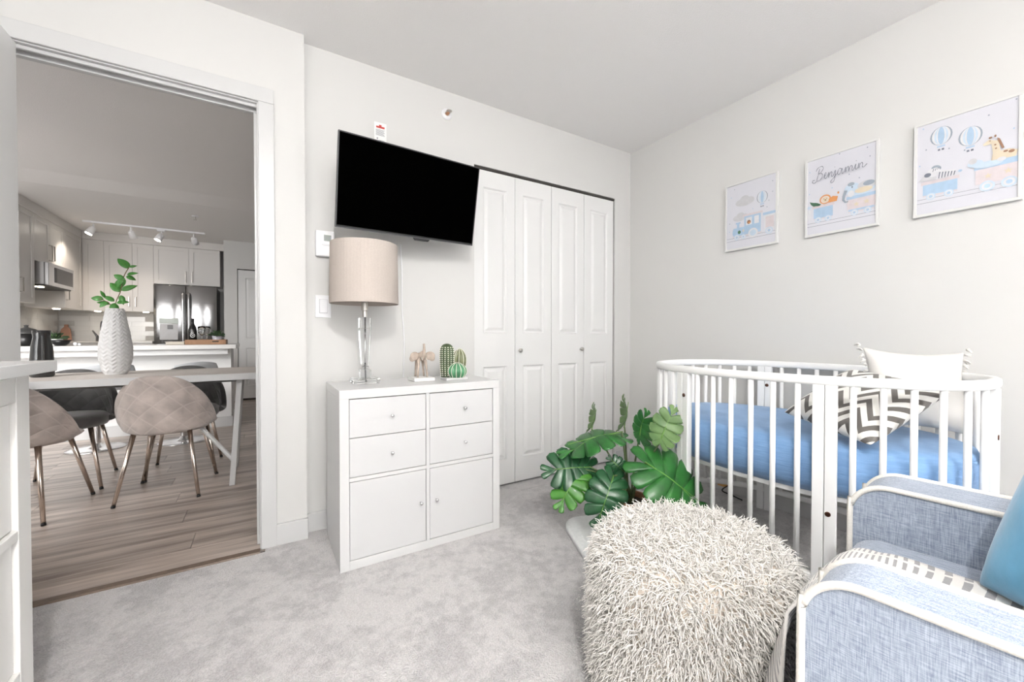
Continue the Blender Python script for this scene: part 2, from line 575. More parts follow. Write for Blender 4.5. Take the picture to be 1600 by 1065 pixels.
# laminate floor made of separate planks
fl = S('floor_dining', box((-4.1, 2.165, -.06), (KXR, KYB, -.012)), mat('floor_underlay', (.05, .042, .036), .8, var=(20, .2)))
PW, PL = 0.178, 1.26
pbm = box((-PL / 2 + .0012, -PW / 2 + .0008, 0), (PL / 2 - .0012, PW / 2 - .0008, .012))
pl0 = O('plank', pbm, laminate_m, fl, local=True)
FW = WORLD[fl.name].inverted()
first = True
row = 0
y = 2.20 + PW / 2
while y < 7.5:
    x0 = -3.4 + ((row * 0.47) % 1) * PL
    while x0 < KXR - .02:
        ln = min(PL, KXR - x0)
        p = FW @ V((x0 + ln / 2, y, -.012))
        if first:
            pl0.location = p; first = False
            q = pl0
        else:
            q = link_copy(pl0, fl, p)
        q.scale = (ln / PL, 1, 1)
        x0 += PL
    y += PW; row += 1

# ================================================================== NURSERY FURNITURE
# ---- drawer cube unit
cx0, cx1, cy0, cy1, ch = 0.272, 1.037, 1.80, 2.19, 0.762
cab = thing('storage_cabinet', 'glossy white square storage cabinet with drawers and doors below the television', 'cabinet', ((cx0 + cx1) / 2, 2.0, 0))
TF, DV = 0.038, 0.016
O('side_panel', box((cx0, cy0, 0), (cx0 + TF, cy1, ch - TF)), gloss_m, cab, bevel=.0012)
O('side_panel', box((cx1 - TF, cy0, 0), (cx1, cy1, ch - TF)), gloss_m, cab, bevel=.0012)
O('top_panel', box((cx0, cy0, ch - TF), (cx1, cy1, ch)), gloss_m, cab, bevel=.0012)
O('bottom_panel', box((cx0 + TF, cy0, 0), (cx1 - TF, cy1, TF)), gloss_m, cab, bevel=.0012)
xm, zm = (cx0 + cx1) / 2, ch / 2
O('divider', box((xm - DV / 2, cy0 + .001, TF), (xm + DV / 2, cy1 - .01, ch - TF)), gloss_m, cab, bevel=.001)
O('shelf', box((cx0 + TF, cy0 + .001, zm - DV / 2), (xm - DV / 2, cy1 - .01, zm + DV / 2)), gloss_m, cab, bevel=.001)
O('shelf', box((xm + DV / 2, cy0 + .001, zm - DV / 2), (cx1 - TF, cy1 - .01, zm + DV / 2)), gloss_m, cab, bevel=.001)
O('back_panel', box((cx0 + TF, cy1 - .008, TF), (cx1 - TF, cy1, ch - TF)), dark_m, cab)

def knob(x, z, parent):
    y = cy0 + .004
    O('knob', sweep([(x, y, z), (x, y - .012, z), (x, y - .013, z), (x, y - .020, z), (x, y - .023, z)], [.0035, .0035, .007, .0075, .004], 12), chrome_m, parent, smooth=True, label='small round chrome knob')

for c_, (a, b) in enumerate(((cx0 + TF, xm - DV / 2), (xm + DV / 2, cx1 - TF))):
    zt, zb_ = ch - TF, zm + DV / 2
    zmid = (zt + zb_) / 2
    for z0, z1 in ((zb_ + .002, zmid - .0015), (zmid + .0015, zt - .004)):
        dr = O('drawer', box((a + .002, cy0 + .004, z0), (b - .002, cy0 + .34, z1)), front_m, cab, bevel=.001)
        knob((a + b) / 2 + .01, (z0 + z1) / 2 + .0, dr)
    dd = O('cabinet_door', box((a + .002, cy0 + .004, TF + .002), (b - .002, cy0 + .022, zm - DV / 2 - .003)), front_m, cab, bevel=.001)
    knob(b - .028 if c_ == 0 else a + .032, (TF + zm) / 2 + .012, dd)

# ---- television on a tilting wall bracket
tvm = M.Translation((.655, 2.0, 1.696)) @ M.Rotation(R(4.59), 4, 'Z') @ M.Rotation(R(12.07), 4, 'X') @ M.Rotation(R(-.57), 4, 'Y')
tvw, tvh = .727, .416
tv = thing('television', 'flat black wall television tilted down above the white cabinet', 'television', (.655, 2.0, 1.49))
def T_(bm, m):
    bmesh.ops.transform(bm, matrix=m, verts=bm.verts[:]); return bm
bm = box((-tvw / 2, 0, -tvh / 2), (tvw / 2, .012, tvh / 2)); box((-tvw / 2 + .08, .012, -tvh / 2 + .05), (tvw / 2 - .08, .045, tvh / 2 - .06), bm)
O('housing', T_(bm, tvm), black_m, tv, bevel=.002)
O('screen', T_(box((-tvw / 2 + .006, -.0012, -tvh / 2 + .012), (tvw / 2 - .006, .0, tvh / 2 - .006)), tvm), screen_m, tv)
bm = nb()
for a in ((-tvw / 2, -tvh / 2, tvw / 2, -tvh / 2 + .0045), (-tvw / 2, tvh / 2 - .003, tvw / 2, tvh / 2), (-tvw / 2, -tvh / 2, -tvw / 2 + .004, tvh / 2), (tvw / 2 - .003, -tvh / 2, tvw / 2, tvh / 2)):
    box((a[0], -.002, a[1]), (a[2], -.0002, a[3]), bm)
O('bezel', T_(bm, tvm), mat('dark_grey_bezel', (.09, .09, .095), .3, .6, bump=(100, .02, .0005)), tv)
bm = prism([(.015, -tvh / 2), (.105, -tvh / 2), (.095, -tvh / 2 - .012), (.025, -tvh / 2 - .012)], lambda u, v, d: (u, d, v), -.003, .012)
O('sensor_bar', T_(bm, tvm), black_m, tv, bevel=.001)
bk = thing('wall_bracket', 'black steel wall bracket hidden behind the television', 'bracket', (.68, YB, 1.6))
O('wall_plate', box((.60, YB - .01, 1.62), (.76, YB, 1.84)), black_m, bk)
bm = tube((.68, YB - .01, 1.72), (.665, 2.06, 1.70), .018, .018, 8)
O('arm', bm, black_m, bk)

# ---- white power cord running down the wall
cordp = catmull([(.663, 2.262, 1.50), (.672, 2.263, 1.36), (.672, 2.264, 1.15), (.684, 2.263, .97), (.68, 2.262, .80), (.675, 2.255, .70)], 8)
O('power_cord', sweep(cordp, .0035, 6), wht_plastic, smooth=True, label='thin white power cord hanging down the wall from the television', cat='cord')

# ---- table lamp
LX, LY = .424, 2.035
lamp = thing('table_lamp', 'table lamp with clear crystal column and beige drum shade on cabinet', 'lamp', (LX, LY, ch))
O('base', box((LX - .06, LY - .055, ch + .0005), (LX + .06, LY + .055, ch + .024)), glass_m, lamp, bevel=.003, label='square clear crystal base')
def sq(cx, cy, z0, z1, r0, r1, bm=None):
    bm = bm or nb()
    a = [bm.verts.new((cx + sx * r0, cy + sy * r0, z0)) for sx, sy in ((-1, -1), (1, -1), (1, 1), (-1, 1))]
    b = [bm.verts.new((cx + sx * r1, cy + sy * r1, z1)) for sx, sy in ((-1, -1), (1, -1), (1, 1), (-1, 1))]
    bm.faces.new(a[::-1]); bm.faces.new(b)
    for k in range(4):
        bm.faces.new((a[k], a[(k + 1) % 4], b[(k + 1) % 4], b[k]))
    return bm
O('crystal_block', sq(LX, LY, ch + .0245, ch + .066, .025, .025), glass_m, lamp, bevel=.003)
O('crystal_bead', lathe([(.001, 0), (.016, .006), (.018, .012), (.011, .020), (.001, .022)], (LX, LY, ch + .0665), 12), glass_m, lamp)
O('crystal_column', sq(LX, LY, ch + .089, ch + .262, .017, .027), glass_m, lamp, bevel=.003)
O('crystal_block', sq(LX, LY, ch + .2625, ch + .316, .026, .026), glass_m, lamp, bevel=.003)
O('rod', tube((LX, LY, ch + .005), (LX, LY, ch + .32), .004, .004, 8), chrome_m, lamp, smooth=True)
O('socket', lathe([(0, 0), (.012, 0), (.012, .03), (.016, .032), (.016, .07), (0, .07)], (LX, LY, ch + .3165), 16), nickel_m, lamp)
O('bulb', lathe([(0, 0), (.012, 0), (.014, .02), (.028, .06), (.026, .085), (0, .105)], (LX, LY, ch + .387), 16), mat('frosted_bulb', (.85, .84, .8), .4, bump=(50, .02, .001)), lamp, smooth=True)
zs0, zs1, SR = 1.142, 1.425, .157
bm = lathe([(SR - .003, 0), (SR, 0), (SR - .004, zs1 - zs0), (SR - .007, zs1 - zs0), (SR - .003, 0)], (LX, LY, zs0), 64)
O('shade', bm, shade_m, lamp, smooth=False, label='beige linen drum shade')
bm = nb()
for k in range(3):
    t = 2 * pi * k / 3 + .3
    tube((LX, LY, zs1 - .012), (LX + (SR - .006) * cos(t), LY + (SR - .006) * sin(t), zs1 - .008), .0018, .0018, 6, bm)
tube((LX, LY, zs0 + .06), (LX, LY, zs1 - .004), .003, .003, 6, bm)
O('shade_spider', bm, nickel_m, lamp)

# ---- elephant figurine
el = thing('elephant_figurine', 'small beige carved elephant figurine with raised trunk on white plinth', 'figurine', (.70, 2.0, ch))
elm = mat('weathered_carved_wood', (.47, .39, .33), .7, var=(35, .25), bump=(120, .3, .002))
O('plinth', box((.638, 1.945, ch + .0005), (.745, 2.055, ch + .017)), mat('whitewashed_plinth', (.80, .79, .77), .5, var=(30, .04)), el, bevel=.002)
zp = ch + .017
bm = nb()
def blob(c, r, bm, n=14, rot=None):
    mtx = M.Translation(c) @ (rot or M.Identity(4)) @ M.Diagonal((*r, 1))
    bmesh.ops.create_uvsphere(bm, u_segments=n, v_segments=max(8, n - 4), radius=1, matrix=mtx)
    return bm
blob((.692, 2.012, zp + .103), (.022, .036, .022), bm)                  # body
blob((.690, 1.974, zp + .112), (.019, .018, .021), bm)                  # head
for sx, sy in ((-.022, -.024), (.022, -.024), (-.016, .030), (.024, .030)):
    sweep([(.692 + sx * .7, 2.008 + sy * .8, zp + .100), (.692 + sx * .95, 2.008 + sy, zp + .05), (.692 + sx * 1.15, 2.008 + sy * 1.08, zp)], [.010, .0058, .0052], 8, bm)
sweep(catmull([(.69, 1.965, zp + .105), (.688, 1.950, zp + .112), (.688, 1.945, zp + .138), (.688, 1.947, zp + .170)], 4), [.010] * 5 + [.008] * 4 + [.006] * 4, 8, bm)
O('body', bm, elm, el, smooth=True)
for s in (-1, 1):
    bm = nb()
    blob((.690 + s * .040, 1.976, zp + .108), (.026, .006, .022), bm, 12, M.Rotation(s * R(-12), 4, 'Z'))
    blob((.690 + s * .052, 1.977, zp + .096), (.015, .005, .016), bm, 10)
    O('ear', bm, elm, el, smooth=True)
bm = nb()
for s in (-1, 1):
    sweep([(.690 + s * .009, 1.958, zp + .102), (.690 + s * .012, 1.945, zp + .092), (.690 + s * .012, 1.937, zp + .092)], [.004, .003, .0012], 6, bm)
O('tusks', bm, mat('ivory_paint', (.75, .70, .62), .5, var=(60, .05)), el, smooth=True)

# ---- ceramic cacti group
cc = thing('ceramic_cactus_trio', 'three green ceramic cacti joined on one grey base beside the elephant', 'ornament', (.86, 1.96, ch))
O('base', box((.795, 1.915, ch + .0005), (.915, 2.005, ch + .012)), mat('pale_grey_ceramic', (.70, .70, .70), .3, var=(30, .05)), cc, bevel=.003)
def cactus(name, c, prof, ribs, depth, m, n=None):
    n = n or ribs * 6
    def fn(r, z, t):
        return r * (1 - depth * (0.5 - 0.5 * cos(ribs * t)) ** 1.2)
    return O(name, lathe(prof, c, n, fn=fn), m, cc, smooth=True)
def dome(r, h, base=.75, k=12, wide=.45):
    out = [(0.001, 0)]
    for i in range(k + 1):
        t = i / k
        rr = r * (base + (1 - base) * sin(pi / 2 * min(1, t / wide))) if t < wide else r * cos(pi / 2 * ((t - wide) / (1 - wide))) ** .6
        out.append((max(rr, .0008), h * t))
    return out
olive = mat('olive_green_glaze', (.055, .085, .035), .45, var=(50, .25), coat=.1)
olive2 = mat('olive_brown_glaze', (.15, .165, .085), .25, var=(40, .25), coat=.4)
bright = mat('bright_green_glaze', (.07, .24, .115), .2, var=(40, .2), coat=.5)
z_ = ch + .0115
def capsule(r, h):
    return [(.001, 0), (r * .82, 0), (r * .9, .02), (r * .97, .05), (r, .09)] + [(max(.0008, r * cos(t)), h - r * 1.05 + r * 1.05 * sin(t)) for t in [pi / 2 * k / 7 for k in range(8)]]
tall = cactus('tall_cactus', (.826, 1.985, z_), capsule(.037, .175), 14, .10, olive)
rear = cactus('rear_cactus', (.898, 1.985, z_), dome(.037, .150, .45, wide=.60), 9, .20, olive2)
ball = cactus('round_cactus', (.866, 1.945, z_), dome(.050, .078, .72, wide=.42), 12, .13, bright)
spm = mat('cream_spots', (.78, .77, .66), .5, var=(60, .05))
bm = nb()
for k in range(14):
    t = 2 * pi * k / 14
    for j in range(15):
        zf = (j + 1) / 17
        prof = capsule(.037, .175)
        r = next((a[0] + (b[0] - a[0]) * ((zf * .175 - a[1]) / (b[1] - a[1])) for a, b in zip(prof[1:], prof[2:]) if a[1] <= zf * .175 <= b[1]), .03)
        bmesh.ops.create_icosphere(bm, subdivisions=1, radius=.0034, matrix=M.Translation((.826 + r * cos(t), 1.985 + r * sin(t), z_ + zf * .175)))
O('spines', bm, spm, tall, kind='stuff')
bm = nb()
for (c, prof, n, h) in (((.866, 1.945), dome(.050, .078, .72, wide=.42), 12, .078), ((.898, 1.985), dome(.037, .150, .45, wide=.60), 9, .150)):
    for k in range(n):
        t = 2 * pi * k / n
        sweep([(c[0] + r * cos(t), c[1] + r * sin(t), z_ + z) for r, z in prof[1:]], .0016, 5, bm)
O('ridge_lines', bm, spm, cc, smooth=True)

# ---- wall devices
th = thing('thermostat', 'white wall thermostat with small grey display beside the lamp shade', 'thermostat', (.277, YB, 1.39))
O('housing', box((.234, YB - .026, 1.39), (.322, YB, 1.52)), wht_plastic, th, bevel=.005)
O('display', box((.272, YB - .0275, 1.468), (.306, YB - .0255, 1.499)), mat('lcd_grey', (.33, .37, .34), .3, var=(20, .05)), th, bevel=.001)
bm = nb()
for z in (1.449, 1.444): box((.262, YB - .0268, z), (.31, YB - .0258, z + .0012), bm)
for k in range(3): box((.275 + k * .012, YB - .0282, 1.476), (.281 + k * .012, YB - .0272, 1.491), bm)
O('marks', bm, mat('grey_print', (.35, .36, .38), .6, var=(20, .05)), th, kind='stuff')
sw = thing('light_switch', 'white rocker light switch plate left of the lamp', 'light switch', (.269, YB, 1.085))
O('plate', box((.232, YB - .006, 1.082), (.306, YB, 1.196)), wht_plastic, sw, bevel=.002)
O('rocker', prism([(0, 0), (.007, 0), (.010, .066), (0, .066)], lambda u, v, d: (d, YB - .005 - u, 1.106 + v), .2525, .2865), wht_plastic, sw, bevel=.001)
O('rocker_gap', box((.2505, YB - .0066, 1.104), (.2885, YB - .0058, 1.174)), mat('switch_gap_grey', (.5, .5, .52), .6, var=(20, .05)), sw)
sg = thing('warning_notice', 'small white notice with red heading on wall above the television', 'notice', (.559, YB, 2.04))
O('card', box((.527, YB - .002, 2.032), (.592, YB, 2.148)), mat('white_card', (.85, .85, .84), .5, var=(40, .01)), sg)
bm = nb()
box((.537, YB - .0026, 2.118), (.582, YB - .002, 2.128), bm)
box((.552, YB - .0026, 2.128), (.566, YB - .002, 2.136), bm)
O('heading', bm, mat('red_print', (.55, .06, .05), .6, var=(40, .05)), sg, label='red printed heading')
bm = nb()
for k in range(7): box((.535, YB - .0026, 2.078 + k * .005), (.583 - (k % 3) * .003, YB - .002, 2.0805 + k * .005), bm)
box((.552, YB - .0026, 2.052), (.580, YB - .002, 2.054), bm); box((.540, YB - .0026, 2.056), (.546, YB - .002, 2.066), bm)
O('small_print', bm, MATS['grey_print'], sg, kind='stuff')
sp = thing('wall_sprinkler', 'round wall fire sprinkler with brass head near the ceiling', 'sprinkler', (.945, YB, 2.30))
yrev = lambda prof, cx, cz, n=24: sweep([(cx, YB - z, cz) for r, z in prof], [r for r, z in prof], n)
O('escutcheon', yrev([(.033, 0), (.032, .005), (.022, .010), (.021, .010)], .945, 2.304), wht_plastic, sp, smooth=True)
O('nozzle', yrev([(.012, .009), (.010, .020), (.012, .022), (.008, .032)], .945, 2.304, 12), mat('brass', (.55, .30, .18), .35, 1.0, bump=(100, .05, .001)), sp, smooth=True)
bm = tube((.933, YB - .02, 2.304), (.937, YB - .042, 2.304), .003, .003, 6); tube((.957, YB - .02, 2.304), (.953, YB - .042, 2.304), .003, .003, 6, bm)
lathe([(.001, 0), (.017, 0), (.017, .002), (.001, .002)], (.945, YB - .044, 2.303), 14, bm)
O('deflector', bm, nickel_m, sp)

# ================================================================== PICTURES ON THE RIGHT WALL
PC = {}
def pm(name, c):
    return mat('print_' + name, tuple(x * .82 for x in c), .55, var=(40, .05))
pb, pb2, pgy, pgr, pcr, por, pgn, ppk, pbn, pln = (pm('blue', (.46, .62, .80)), pm('pale_blue', (.62, .74, .86)), pm('cloud', (.66, .66, .69)),
    pm('grey', (.36, .41, .48)), pm('cream', (.78, .68, .52)), pm('orange', (.80, .36, .14)), pm('green', (.07, .17, .10)), pm('pink', (.76, .68, .70)), pm('brown', (.34, .19, .12)), pm('line', (.20, .22, .27)))
pink_w = pm('offwhite', (.80, .80, .83))
PMATS = [pb, pb2, pgy, pgr, pcr, por, pgn, ppk, pbn, pln, pink_w]
ix = {n: i for i, n in enumerate(('b', 'pb', 'cl', 'g', 'cr', 'or', 'gn', 'pk', 'br', 'ln', 'w'))}

def art(parent, yl, zb_, shapes):
    """shapes=[(colour, polygon)] in metres from lower left of the paper, as thin raised ink"""
    bm = nb()
    for k, (c_, poly) in enumerate(shapes):
        x = XR - .0156 - .00006 * (k + 1)
        f0 = len(bm.faces)
        vs_ = [bm.verts.new((x, yl - u, zb_ + v)) for u, v in poly]
        try:
            f = bm.faces.new(vs_)
            f.material_index = ix[c_]
        except ValueError:
            pass
    return O('illustration', bm, None, parent, mats=PMATS, norm=False, kind='stuff')

def rect(u0, v0, u1, v1): return [(u0, v0), (u1, v0), (u1, v1), (u0, v1)]
def strip(pts, w):
    pts = [V((p[0], p[1], 0)) for p in pts]
    L_, R_ = [], []
    for i, p in enumerate(pts):
        d = (pts[min(i + 1, len(pts) - 1)] - pts[max(i - 1, 0)]).normalized()
        n_ = V((-d.y, d.x, 0))
        ww = w[i] if isinstance(w, list) else w
        L_.append((p + n_ * ww)[:2]); R_.append((p - n_ * ww)[:2])
    return [[L_[i], R_[i], R_[i + 1], L_[i + 1]] for i in range(len(pts) - 1)]
def wheel(u, v, r): return [('pb', ell(u, v, r, r)), ('w', ell(u, v, r * .72, r * .72)), ('b', ell(u, v, r * .4, r * .4))]
def star(u, v, r): return [(u + (r if k % 2 == 0 else r * .42) * sin(pi * k / 5), v + (r if k % 2 == 0 else r * .42) * cos(pi * k / 5)) for k in range(10)]
def balloon(u, v, r):
    s = [('g', ell(u, v, r, r * 1.15)), ('w', ell(u, v, r * .84, r * 1.13)), ('pb', ell(u, v, r * .62, r * 1.12)), ('w', ell(u, v, r * .44, r * 1.11)), ('b', ell(u, v, r * .3, r * 1.1)),
         ('b', rect(u - r * .36, v - r * 1.42, u + r * .36, v - r * 1.22)), ('ln', rect(u - r * .28, v - r * 1.85, u - r * .06, v - r * 1.62)), ('ln', rect(u + r * .06, v - r * 1.85, u + r * .28, v - r * 1.62))]
    return s
def wagon(u, v, w_, h, trim='pk'):
    return [('b', rect(u, v, u + w_, v + h)), (trim, rect(u - .006, v + h, u + w_ + .006, v + h + .014)), ('pk', rect(u, v, u + w_, v + .006))] + wheel(u + w_ * .24, v - .002, .015) + wheel(u + w_ * .76, v - .002, .015)
def tracks(w_, v):
    return [('ln', rect(0.012, v, w_ - .012, v + .0016)), ('ln', rect(.012, v + .017, w_ - .012, v + .0185))]

def picture(yl, label, shapes, dots):
    w_, h = .307, .412
    z0 = 1.516
    p = thing('framed_picture', label, 'picture', (XR, yl - w_ / 2, z0), group='train prints on the right wall')
    bm = nb()
    for a in ((0, 0, w_, .011), (0, h - .011, w_, h), (0, .011, .011, h - .011), (w_ - .011, .011, w_, h - .011)):
        box((XR - .020, yl - a[2], z0 + a[1]), (XR - .001, yl - a[0], z0 + a[3]), bm)
    O('frame', bm, mat('white_frame', (.68, .68, .67), .4, var=(30, .01)), p, bevel=.001)
    O('print', box((XR - .0155, yl - w_ + .011, z0 + .011), (XR - .004, yl - .011, z0 + h - .011)), mat('white_paper', (.63, .63, .68), .3, var=(20, .01)), p)
    sh = list(shapes)
    for i, (u, v) in enumerate(dots):
        sh.append(('g' if i % 3 else 'b', ell(u, v, .0026, .0032, 8)))
    art(p, yl, z0, sh)
    return p

# left print: locomotive, two clouds and a balloon
def cloud(u, v, s):
    return [('cl', ell(u - .5 * s, v, .5 * s, .36 * s)), ('cl', ell(u, v + .2 * s, .55 * s, .5 * s)), ('cl', ell(u + .55 * s, v + .05 * s, .5 * s, .38 * s)), ('cl', ell(u, v - .15 * s, .8 * s, .3 * s))]
s1 = tracks(.307, .058) + cloud(.12, .285, .055) + cloud(.095, .195, .045) + balloon(.222, .285, .031)
s1 += [('b', rect(.055, .085, .125, .135)), ('b', ell(.06, .11, .012, .025)), ('b', rect(.075, .135, .09, .16)), ('b', rect(.068, .158, .097, .168)),
       ('b', rect(.12, .085, .215, .195)), ('pk', rect(.11, .195, .225, .207)), ('w', rect(.13, .14, .165, .185)), ('br', ell(.147, .157, .011, .012)), ('or', ell(.15, .153, .006, .005)), ('w', rect(.178, .14, .205, .185)),
       ('pk', rect(.05, .078, .22, .086)), ('gn', ell(.09, .107, .009, .011)), ('cr', ell(.115, .112, .005, .007))]
s1 += wheel(.075, .078, .017) + wheel(.115, .076, .014) + [('w', ell(.172, .088, .028, .028)), ('pb', ell(.172, .088, .018, .018))]
s1 += [('w', rect(.235, .085, .293, .175)), ('b', rect(.228, .175, .296, .19)), ('pk', rect(.243, .1, .288, .165))] + wheel(.262, .082, .02)
picture(1.481, 'white framed locomotive print, smallest looking of the three wall pictures', s1, [(.04, .33), (.26, .255), (.28, .30), (.17, .23), (.03, .17), (.25, .22), (.03, .12), (.28, .36), (.06, .375)])

# middle print: lion and elephant wagons under a handwritten name
s2 = tracks(.307, .052) + wagon(.04, .085, .085, .06) + wagon(.19, .085, .10, .035)
s2 += [('pk', rect(.186, .10, .295, .15)), ('b', rect(.182, .15, .296, .166)), ('cr', star(.222, .122, .013)), ('cr', star(.262, .126, .014)), ('pb', ell(.012 + .008, .155, .009, .008)), ('w', rect(.012, .09, .028, .14))]
s2 += [('or', ell(.092, .182, .025, .024)), ('pk', ell(.092, .181, .019, .018)), ('cr', ell(.092, .180, .015, .015)), ('or', [(.105, .16), (.142, .16), (.147, .183), (.125, .19), (.108, .18)]), ('br', ell(.093, .178, .004, .0035)), ('br', ell(.086, .185, .002, .0025)), ('br', ell(.099, .185, .002, .0025)), ('or', ell(.148, .20, .004, .006)),
       ('gn', [(.022, .185), (.045, .175), (.07, .163), (.075, .158), (.04, .157), (.028, .170)]), ('gn', ell(.05, .166, .022, .008, 14, -.4))]
s2 += [('pb', ell(.205, .20, .032, .03)), ('g', ell(.20, .225, .014, .009)), ('pb', ell(.245, .19, .05, .027)), ('cl', ell(.262, .205, .036, .022)), ('cr', ell(.25, .185, .035, .014)), ('g', ell(.27, .212, .022, .012)), ('ln', ell(.205, .21, .003, .004)), ('w', ell(.20, .178, .014, .016))]
for q in strip([(.18, .20), (.172, .175), (.170, .155), (.178, .142), (.19, .143)], [.007, .006, .005, .004, .003]): s2.append(('g', q))
def hand(strokes, u, v, sx, sy, w_):
    out = []
    for st_ in strokes:
        pts = [(p.x * sx + u, p.y * sy + v) for p in catmull([(a, b, 0) for a, b in st_], 5)]
        n_ = len(pts)
        for q in strip(pts, [w_ * (.55 + .6 * abs(sin(i * .45))) for i in range(n_)]):
            out.append(('ln', q))
    return out
NAME = [[(.60, 1.25), (.50, .85), (.38, .35), (.25, -.02), (.05, -.12), (-.12, .02), (-.05, .2), (.15, .15)],
        [(.25, 1.05), (.45, 1.35), (.85, 1.42), (.98, 1.15), (.75, .82), (.52, .72), (.82, .70), (.92, .42), (.72, .08), (.38, .0)],
        [(1.05, .2), (1.25, .45), (1.28, .62), (1.15, .55), (1.12, .2), (1.25, .02), (1.45, .2)],
        [(1.45, .2), (1.58, .58), (1.55, .05), (1.6, .25), (1.78, .56), (1.88, .45), (1.85, .12), (1.95, .02), (2.08, .25)],
        [(2.08, .25), (2.22, .58), (2.2, .1), (2.1, -.45), (1.85, -.62), (1.8, -.42), (2.1, -.1), (2.4, .2)],
        [(2.85, .5), (2.62, .62), (2.45, .3), (2.5, .03), (2.7, .12), (2.88, .56), (2.86, .1), (2.98, .02), (3.1, .22)],
        [(3.1, .2), (3.22, .58), (3.2, .05), (3.3, .4), (3.45, .57), (3.5, .4), (3.48, .06), (3.6, .4), (3.75, .56), (3.82, .42), (3.8, .1), (3.92, .04), (4.02, .25)],
        [(4.02, .2), (4.15, .56), (4.12, .12), (4.22, .02), (4.34, .2)],
        [(4.34, .2), (4.45, .56), (4.42, .05), (4.52, .35), (4.68, .55), (4.76, .4), (4.74, .12), (4.85, .03), (5.15, .28)],
        [(2.24, .80), (2.26, .86)], [(4.2, .80), (4.22, .86)]]
s2 += hand(NAME, .040, .285, .0445, .050, .0013)
picture(1.038, 'white framed print lettered Benjamin with lion and elephant wagons', s2, [(.03, .335), (.28, .33), (.24, .24), (.13, .225), (.20, .27), (.27, .375), (.03, .22), (.16, .385)])

# right print: zebra and giraffe wagons with two balloons
s3 = tracks(.307, .058) + wagon(.03, .085, .105, .052) + balloon(.085, .335, .034) + balloon(.17, .298, .034)
s3 += [('pk', rect(.186, .09, .302, .155)), ('b', rect(.182, .15, .302, .172)), ('cr', star(.22, .118, .012)), ('cr', star(.272, .122, .013))] + wheel(.218, .078, .021) + wheel(.275, .078, .021)
s3 += [('cl', [(.014, .155), (.03, .175), (.07, .172), (.075, .152)]), ('w', ell(.065, .185, .022, .02)), ('ln', ell(.045, .178, .011, .009)), ('g', ell(.072, .2, .016, .012, 14, -.5)), ('w', ell(.068, .19, .015, .013)), ('w', [(.07, .152), (.13, .152), (.13, .175), (.09, .185)])]
for k in range(6): s3.append(('ln', [(.078 + k * .009, .153), (.081 + k * .009, .153), (.085 + k * .009, .18 - k * .002), (.081 + k * .009, .18 - k * .002)]))
for k in range(4): s3.append(('ln', [(.060 + k * .007, .187 + k * .003), (.062 + k * .007, .187 + k * .003), (.066 + k * .007, .2), (.063 + k * .007, .2)]))
s3 += [('b', ell(.143, .165, .006, .005)), ('pb', ell(.185, .178, .022, .014)), ('cl', ell(.178, .19, .012, .012)), ('pb', ell(.22, .165, .04, .013))]
s3 += [('cr', [(.232, .255), (.222, .262), (.205, .248), (.208, .241), (.228, .242), (.232, .205), (.228, .175), (.29, .172), (.296, .195), (.275, .207), (.252, .206), (.246, .25)]), ('br', [(.243, .262), (.25, .255), (.262, .215), (.256, .213), (.244, .25)]),
       ('br', ell(.225, .268, .005, .004)), ('br', ell(.238, .27, .003, .005)), ('br', ell(.28, .195, .008, .006)), ('br', ell(.265, .2, .006, .004)), ('br', ell(.24, .22, .003, .003)), ('br', ell(.238, .235, .003, .003)), ('br', ell(.224, .255, .002, .002)), ('w', ell(.255, .173, .012, .008))]
picture(.610, 'white framed print of zebra and giraffe wagons with two balloons', s3, [(.03, .385), (.22, .36), (.29, .39), (.285, .28), (.04, .29), (.155, .245), (.02, .225), (.11, .27)])

# ================================================================== CRIB
CRX, CRY, CA, CB, CN = 2.07, .922, .395, .618, 2.3
def oval(t, da=0.0):
    c_, s_ = cos(t), sin(t)
    return (CRX + (CA + da) * math.copysign(abs(c_) ** (2 / CN), c_), CRY + (CB + da) * math.copysign(abs(s_) ** (2 / CN), s_))
# arc-length table
NT_ = 2000
tab = [oval(2 * pi * k / NT_) for k in range(NT_ + 1)]
acc = [0.0]
for a, b in zip(tab, tab[1:]):
    acc.append(acc[-1] + math.dist(a, b))
PER = acc[-1]
def at_len(s):
    s %= PER
    lo_, hi_ = 0, NT_
    while hi_ - lo_ > 1:
        m_ = (lo_ + hi_) // 2
        if acc[m_] <= s: lo_ = m_
        else: hi_ = m_
    a, b = tab[lo_], tab[hi_]
    d = V((b[0] - a[0], b[1] - a[1], 0)).normalized()
    f_ = (s - acc[lo_]) / max(1e-9, acc[hi_] - acc[lo_])
    return V((a[0] + (b[0] - a[0]) * f_, a[1] + (b[1] - a[1]) * f_, 0)), d
def len_at(x, y):
    i = min(range(NT_), key=lambda k: math.dist(tab[k], (x, y)))
    return acc[i]
crib = thing('baby_crib', 'white oval baby crib with round spindles along the right wall', 'crib', (CRX, CRY, 0))
def rail(z, w_, h_):
    """closed rail with rounded rectangular section"""
    bm = nb()
    rings = []
    sec = [(w_ / 2 * cx_ + .30 * w_ * ox, h_ / 2 * cz_ + .30 * h_ * oz) for cx_, cz_, ox, oz in ()]
    sec = []
    for q in range(16):
        t = 2 * pi * q / 16
        sec.append((w_ / 2 * math.copysign(abs(cos(t)) ** .6, cos(t)), h_ / 2 * math.copysign(abs(sin(t)) ** .6, sin(t))))
    N_ = 96
    for k in range(N_):
        p, d = at_len(PER * k / N_)
        n_ = V((d.y, -d.x, 0))
        rings.append([bm.verts.new(p + n_ * a + V((0, 0, z + b))) for a, b in sec])
    for k in range(N_):
        a, b = rings[k], rings[(k + 1) % N_]
        for j in range(16):
            bm.faces.new((a[j], a[(j + 1) % 16], b[(j + 1) % 16], b[j]))
    return bm
